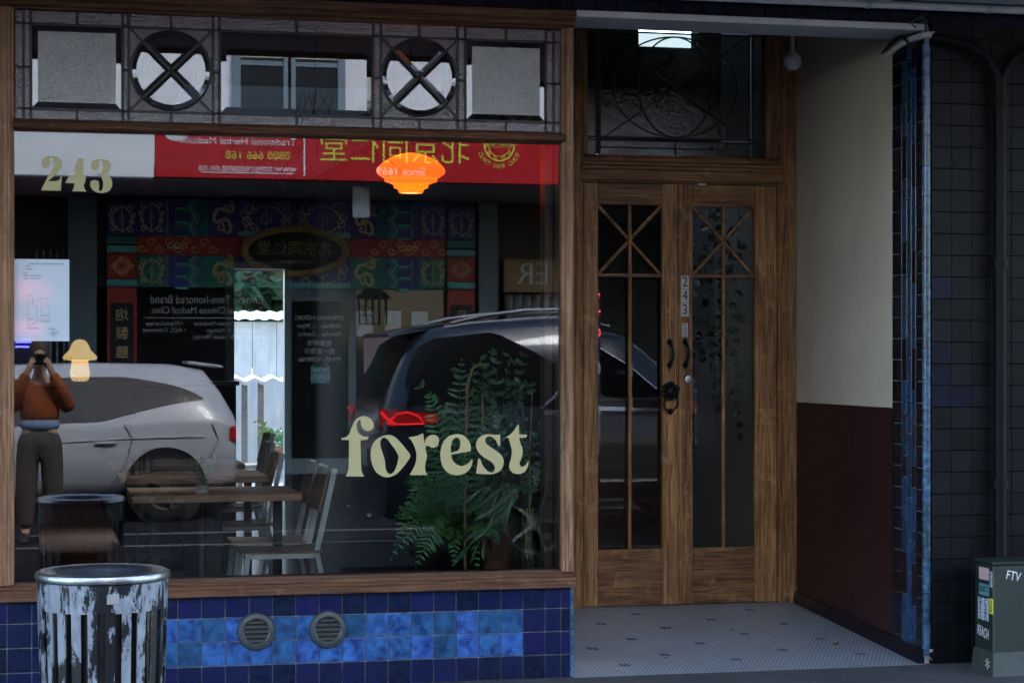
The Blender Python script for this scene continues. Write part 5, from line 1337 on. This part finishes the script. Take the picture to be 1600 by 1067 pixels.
for i in range(22):
    t = i / 21; u = 1.28 + 2.22 * t; r = ring(S1, u); v = .05 + .92 * min(1, math.sin(min(1, t * 2.0) * 1.57)) * (1 if t < .6 else max(.02, 1 - (t - .6) * 1.9)); p = [Vector(r[5]), Vector(r[6]), Vector(r[7])]
    q = p[0].lerp(p[1], v * 2) if v < .5 else p[1].lerp(p[2], v * 2 - 1); arcp.append((SX + u, SY + q.x + .012, ROAD + q.y))
tr.tube(arcp, .014, 6).build('window_trim', 'chrome', suv, 0, True)
for side in (1, -1):
    pth = [(SX + u, SY + side * .70, ROAD + z) for u, z in ((.6, 1.97), (.85, 2.03), (1.2, 2.075), (1.8, 2.095), (2.5, 2.09), (2.9, 2.0))]
    MB().tube(pth, .017, 8).build('roof_rail', 'rail_grey', suv, 0, True)
MB().hexa([(SX + .10, SY - .72, ROAD + 1.86), (SX + .55, SY - .66, ROAD + 1.93), (SX + .55, SY + .66, ROAD + 1.93), (SX + .10, SY + .72, ROAD + 1.86), (SX + .10, SY - .64, ROAD + 1.895), (SX + .55, SY - .66, ROAD + 1.975), (SX + .55, SY + .66, ROAD + 1.975), (SX + .10, SY + .64, ROAD + 1.895)]).build('spoiler', 'car_navy', suv, .01)
rgv = []
for i in range(9):
    u = .05 + .21 * i / 8; r = ring(S1, u); rgv += [(SX + u - .012, SY - r[8][0] * .97, ROAD + r[8][1] + .008), (SX + u - .012, SY, ROAD + r[10][1] + .010), (SX + u - .012, SY + r[8][0] * .97, ROAD + r[8][1] + .008)]
MB().add(rgv, [(3 * i + k, 3 * i + k + 1, 3 * i + k + 4, 3 * i + k + 3) for i in range(8) for k in range(2)]).build('rear_window', 'car_glass', suv, 0, True)
for side in (1, -1):
    def flank(u, z, off=.014):
        r = ring(S1, u); z_ = z; best = r[4]
        for a, b in zip(r, r[1:]):
            if min(a[1], b[1]) <= z <= max(a[1], b[1]) and a[0] > .3:
                t = (z - a[1]) / (b[1] - a[1] + 1e-9); best = (a[0] + (b[0] - a[0]) * t, z)
        return (SX + u - (.012 if u < .1 else 0), SY + side * (best[0] + off), ROAD + z)
    hsg = []
    for i in range(9):
        u = .02 + .42 * i / 8; hsg += [flank(u, 1.155 + .03 * i / 8), flank(u, 1.295 - .04 * i / 8)]
    tl = MB().add(hsg, [(2 * i, 2 * i + 1, 2 * i + 3, 2 * i + 2) for i in range(8)]).build('tail_lamp', 'tail_dark', suv)
    lp = [flank(.06, 1.18, .022), flank(.16, 1.175, .022), flank(.33, 1.18, .022), flank(.29, 1.235, .022), flank(.2, 1.27, .022), flank(.12, 1.255, .022), flank(.06, 1.18, .022)]
    MB().tube(lp, .008, 6, False).build('light_band', 'tail_red', tl)
    MB().tube([flank(.02, 1.27, .022), flank(.05, 1.23, .022), flank(.10, 1.175, .022)], .014, 6).build('light_band', 'tail_red', tl)
    MB().tube([(SX - .01, SY + side * .45, ROAD + .42), (SX - .01, SY + side * .62, ROAD + .42)], .035, 10).build('exhaust', 'chrome', suv, 0, True)
box(SX - .015, SX + .02, SY - .28, SY + .28, ROAD + .82, ROAD + .95).build('number_plate', 'plate', suv)
box(SX + .95 + .8, SX + 2.0, SY + .985, SY + 1.0, ROAD + 1.07, ROAD + 1.095).build('door_handle', 'chrome', suv)
box(SX + 1.7, SX + 3.6, SY + .972, SY + .985, ROAD + .48, ROAD + .51).build('sill_trim', 'chrome', suv)
for u in (1.62, 2.62):
    MB().tube([(SX + u, SY + .978, ROAD + .48), (SX + u + .02, SY + .980, ROAD + .8), (SX + u + .02, SY + .966, ROAD + 1.16)], .005, 5).build('door_seam', 'car_black', suv)
MB().tube([(SX + .50, SY + .972, ROAD + 1.24), (SX + .40, SY + .972, ROAD + 1.0), (SX + .38, SY + .97, ROAD + .72)], .005, 5).build('bumper_seam', 'car_black', suv)
# pale wagon parked on the far side, heading along -X
S2 = [(0, .5, .95, 1.0, .72, .60), (.05, .40, 1.02, 1.12, .84, .62), (.18, .36, 1.06, 1.35, .88, .60), (.35, .34, 1.06, 1.57, .89, .56), (.7, .32, 1.05, 1.625, .895, .58), (1.5, .30, 1.0, 1.64, .90, .60), (2.4, .28, .96, 1.62, .90, .60), (2.9, .28, .94, 1.50, .90, .60), (3.4, .28, .93, 1.12, .89, .62), (3.7, .3, .92, .98, .88, .7), (4.2, .34, .82, .86, .85, .7), (4.4, .44, .68, .72, .72, .6), (4.45, .48, .62, .66, .65, .55)]
CX, CY = 2.03, yv(11.8) - .90
wag, wbody, wp = car('pale_wagon', 'pale grey-white wagon parked across the road reflected in the window', S2, CX, -1, CY, 'car_white', [(.76, .335), (3.5, .335)], .33)
wp('side_window', 'wagon_glass', .36, 2.95, .06, .86, n=24, f0=lambda t: .40 - .35 * min(1, t * 2.5) if t < .4 else .05, f1=lambda t: .42 + .44 * min(1, (t * 3.2) ** .6) if t < .31 else (.86 if t < .8 else .86 - (t - .8) * 3.2))
box(CX - 1.48, CX - 1.26, CY + .895, CY + .93, ROAD + .80, ROAD + .835).build('door_handle', 'car_white', wag, .012)
for pts in ([(1.18, 1.0), (1.10, .86), (1.16, .62), (1.28, .42), (1.34, .32)], [(2.2, .96), (2.22, .6), (2.2, .34)], [(.28, 1.0), (.22, .84), (.30, .66)]):
    MB().tube([(CX - u, CY + lerp_st(S2, u)[4] * .996, ROAD + z) for u, z in pts], .005, 5).build('door_seam', 'car_black', wag)
MB().tube([(CX - u, CY + .90, ROAD + z) for u, z in ((.35, .88), (1.2, .86), (2.4, .80), (3.2, .78))], .006, 6).build('body_crease', 'car_white', wag, 0, True)
for side in (1, -1): box(CX - .10, CX + .0, CY + side * .78 - .1, CY + side * .78 + .1, ROAD + .83, ROAD + .98).build('tail_lamp', 'tail_dark', wag, .02)
MB().hexa([(CX - .14, CY - .5, ROAD + 1.58), (CX - .5, CY - .5, ROAD + 1.62), (CX - .5, CY + .5, ROAD + 1.62), (CX - .14, CY + .5, ROAD + 1.58), (CX - .14, CY - .5, ROAD + 1.61), (CX - .5, CY - .5, ROAD + 1.66), (CX - .5, CY + .5, ROAD + 1.66), (CX - .14, CY + .5, ROAD + 1.61)]).build('spoiler', 'car_white', wag, .01)

# ------------------------------------------------------------------ the photographer, mirrored beside the notice
def skin_mesh(name, verts, edges, radii, m, parent, root=0, sub=2):
    me = bpy.data.meshes.new(name); me.from_pydata(verts, edges, [])
    o = bpy.data.objects.new(name, me); COL.objects.link(o)
    sk = o.modifiers.new('Skin', 'SKIN'); ss = o.modifiers.new('Sub', 'SUBSURF'); ss.levels = sub; ss.render_levels = sub
    if not me.skin_vertices: 
        bpy.context.view_layer.update()
        bm = bmesh.new(); bm.from_mesh(me); bm.verts.layers.skin.verify(); bm.to_mesh(me); bm.free()
    for i, r in enumerate(radii):
        rr = r if isinstance(r, tuple) else (r, r); me.skin_vertices[0].data[i].radius = rr; me.skin_vertices[0].data[i].use_root = (i == root)
    bpy.context.view_layer.update(); dg = bpy.context.evaluated_depsgraph_get()
    out = bpy.data.meshes.new_from_object(o.evaluated_get(dg)); bpy.data.objects.remove(o)
    for p in out.polygons: p.use_smooth = True
    r_ = obj(name, out, m, parent); return r_
PY = -9.62; PX = .0; G0 = ROAD
def chain(*pts): return list(pts)
bv = [(PX, PY, G0 + .93), (PX, PY, G0 + 1.12), (PX, PY, G0 + 1.36), (PX, PY + .02, G0 + 1.50), (PX, PY + .04, G0 + 1.60), (PX, PY + .05, G0 + 1.72), (PX, PY + .05, G0 + 1.80)]
be = [(i, i + 1) for i in range(6)]; br = [(.15, .11), (.14, .10), (.17, .11), (.06, .06), (.055, .06), (.078, .095), (.06, .07)]
def addchain(start, pts, rads):
    prev = start
    for p, r in zip(pts, rads): bv.append(p); br.append(r); be.append((prev, len(bv) - 1)); prev = len(bv) - 1
    return prev
for s in (-1, 1):
    h = addchain(2, [(PX + s * .18, PY + .0, G0 + 1.41), (PX + s * .255, PY + .05, G0 + 1.22), (PX + s * .16, PY + .17, G0 + 1.44), (PX + s * .085, PY + .20, G0 + 1.63)], [.055, .045, .038, .03])
    for f_, (dx, dz) in enumerate(((-.01, .07), (-.025, .06), (-.035, .045), (-.04, .03))): addchain(h, [(PX + s * (.085 + dx * .5), PY + .215, G0 + 1.63 + dz * .6), (PX + s * (.07 + dx), PY + .205, G0 + 1.63 + dz)], [.010, .009])
    addchain(h, [(PX + s * .06, PY + .19, G0 + 1.61), (PX + s * .045, PY + .185, G0 + 1.625)], [.011, .009])
    addchain(0, [(PX + s * .10, PY, G0 + .86), (PX + s * .12, PY + .02, G0 + .48), (PX + s * .13, PY, G0 + .09), (PX + s * .14, PY + .13, G0 + .04)], [.085, .058, .042, .035])
person = skin_mesh('person', bv, be, br, 'skin', None)
tag(person, 'person in an orange jacket and olive trousers holding a camera, reflected beside the notice', 'person')
jv = [(PX, PY, G0 + 1.08), (PX, PY, G0 + 1.2), (PX, PY, G0 + 1.38), (PX, PY + .02, G0 + 1.50)]; je = [(0, 1), (1, 2), (2, 3)]; jr = [(.20, .14), (.195, .14), (.20, .135), (.085, .085)]
for s in (-1, 1):
    k = len(jv); jv += [(PX + s * .19, PY, G0 + 1.41), (PX + s * .262, PY + .05, G0 + 1.21), (PX + s * .165, PY + .17, G0 + 1.43), (PX + s * .115, PY + .19, G0 + 1.56)]; je += [(2, k), (k, k + 1), (k + 1, k + 2), (k + 2, k + 3)]; jr += [.082, .075, .062, .05]
skin_mesh('jacket', jv, je, jr, 'jacket_orange', person)
hv_ = [(PX, PY, G0 + 1.18), (PX, PY, G0 + .98)]; skin_mesh('shirt_hem', hv_, [(0, 1)], [(.21, .155), (.225, .16)], 'shirt_blue', person)
tv = [(PX, PY, G0 + 1.08), (PX, PY, G0 + .95)]; te = [(0, 1)]; trr = [(.18, .13), (.205, .14)]
for s in (-1, 1):
    k = len(tv); tv += [(PX + s * .10, PY, G0 + .82), (PX + s * .12, PY + .02, G0 + .48), (PX + s * .13, PY, G0 + .12)]; te += [(1, k), (k, k + 1), (k + 1, k + 2)]; trr += [.125, .10, .08]
skin_mesh('trousers', tv, te, trr, 'trousers_olive', person)
MB().lathe([(.001, .13), (.06, .12), (.092, .07), (.098, .0), (.09, -.07), (.075, -.14)], (PX, PY + .02, G0 + 1.74), 20).build('hair', 'hair', person, 0, True)
for s_ in (-1, 1):
    MB().hexa([(PX + s_ * .135 - .05, PY - .08, G0 + .0), (PX + s_ * .135 + .05, PY - .08, G0 + .0), (PX + s_ * .14 + .045, PY + .19, G0 + .0), (PX + s_ * .14 - .045, PY + .19, G0 + .0), (PX + s_ * .135 - .045, PY - .07, G0 + .13), (PX + s_ * .135 + .045, PY - .07, G0 + .13), (PX + s_ * .14 + .035, PY + .17, G0 + .07), (PX + s_ * .14 - .035, PY + .17, G0 + .07)]).build('shoe', 'car_black', person, .02)
hc = thing('hand_camera', 'black camera held up in front of the face of the person in orange', 'camera', (PX, PY + .2, G0 + 1.62))
box(PX - .07, PX + .07, PY + .155, PY + .20, G0 + 1.63, G0 + 1.73).build('body', 'car_black', hc, .008)
MB().lathe([(.001, .02), (.028, .022), (.033, .03), (.033, -.02)], (PX, PY + .2, G0 + 1.685), 20, 'y').build('lens', 'car_glass', hc, 0, True).data.transform(Matrix.Translation((0, 2 * (PY + .2), 0)) @ Matrix.Diagonal((1, -1, 1, 1)))
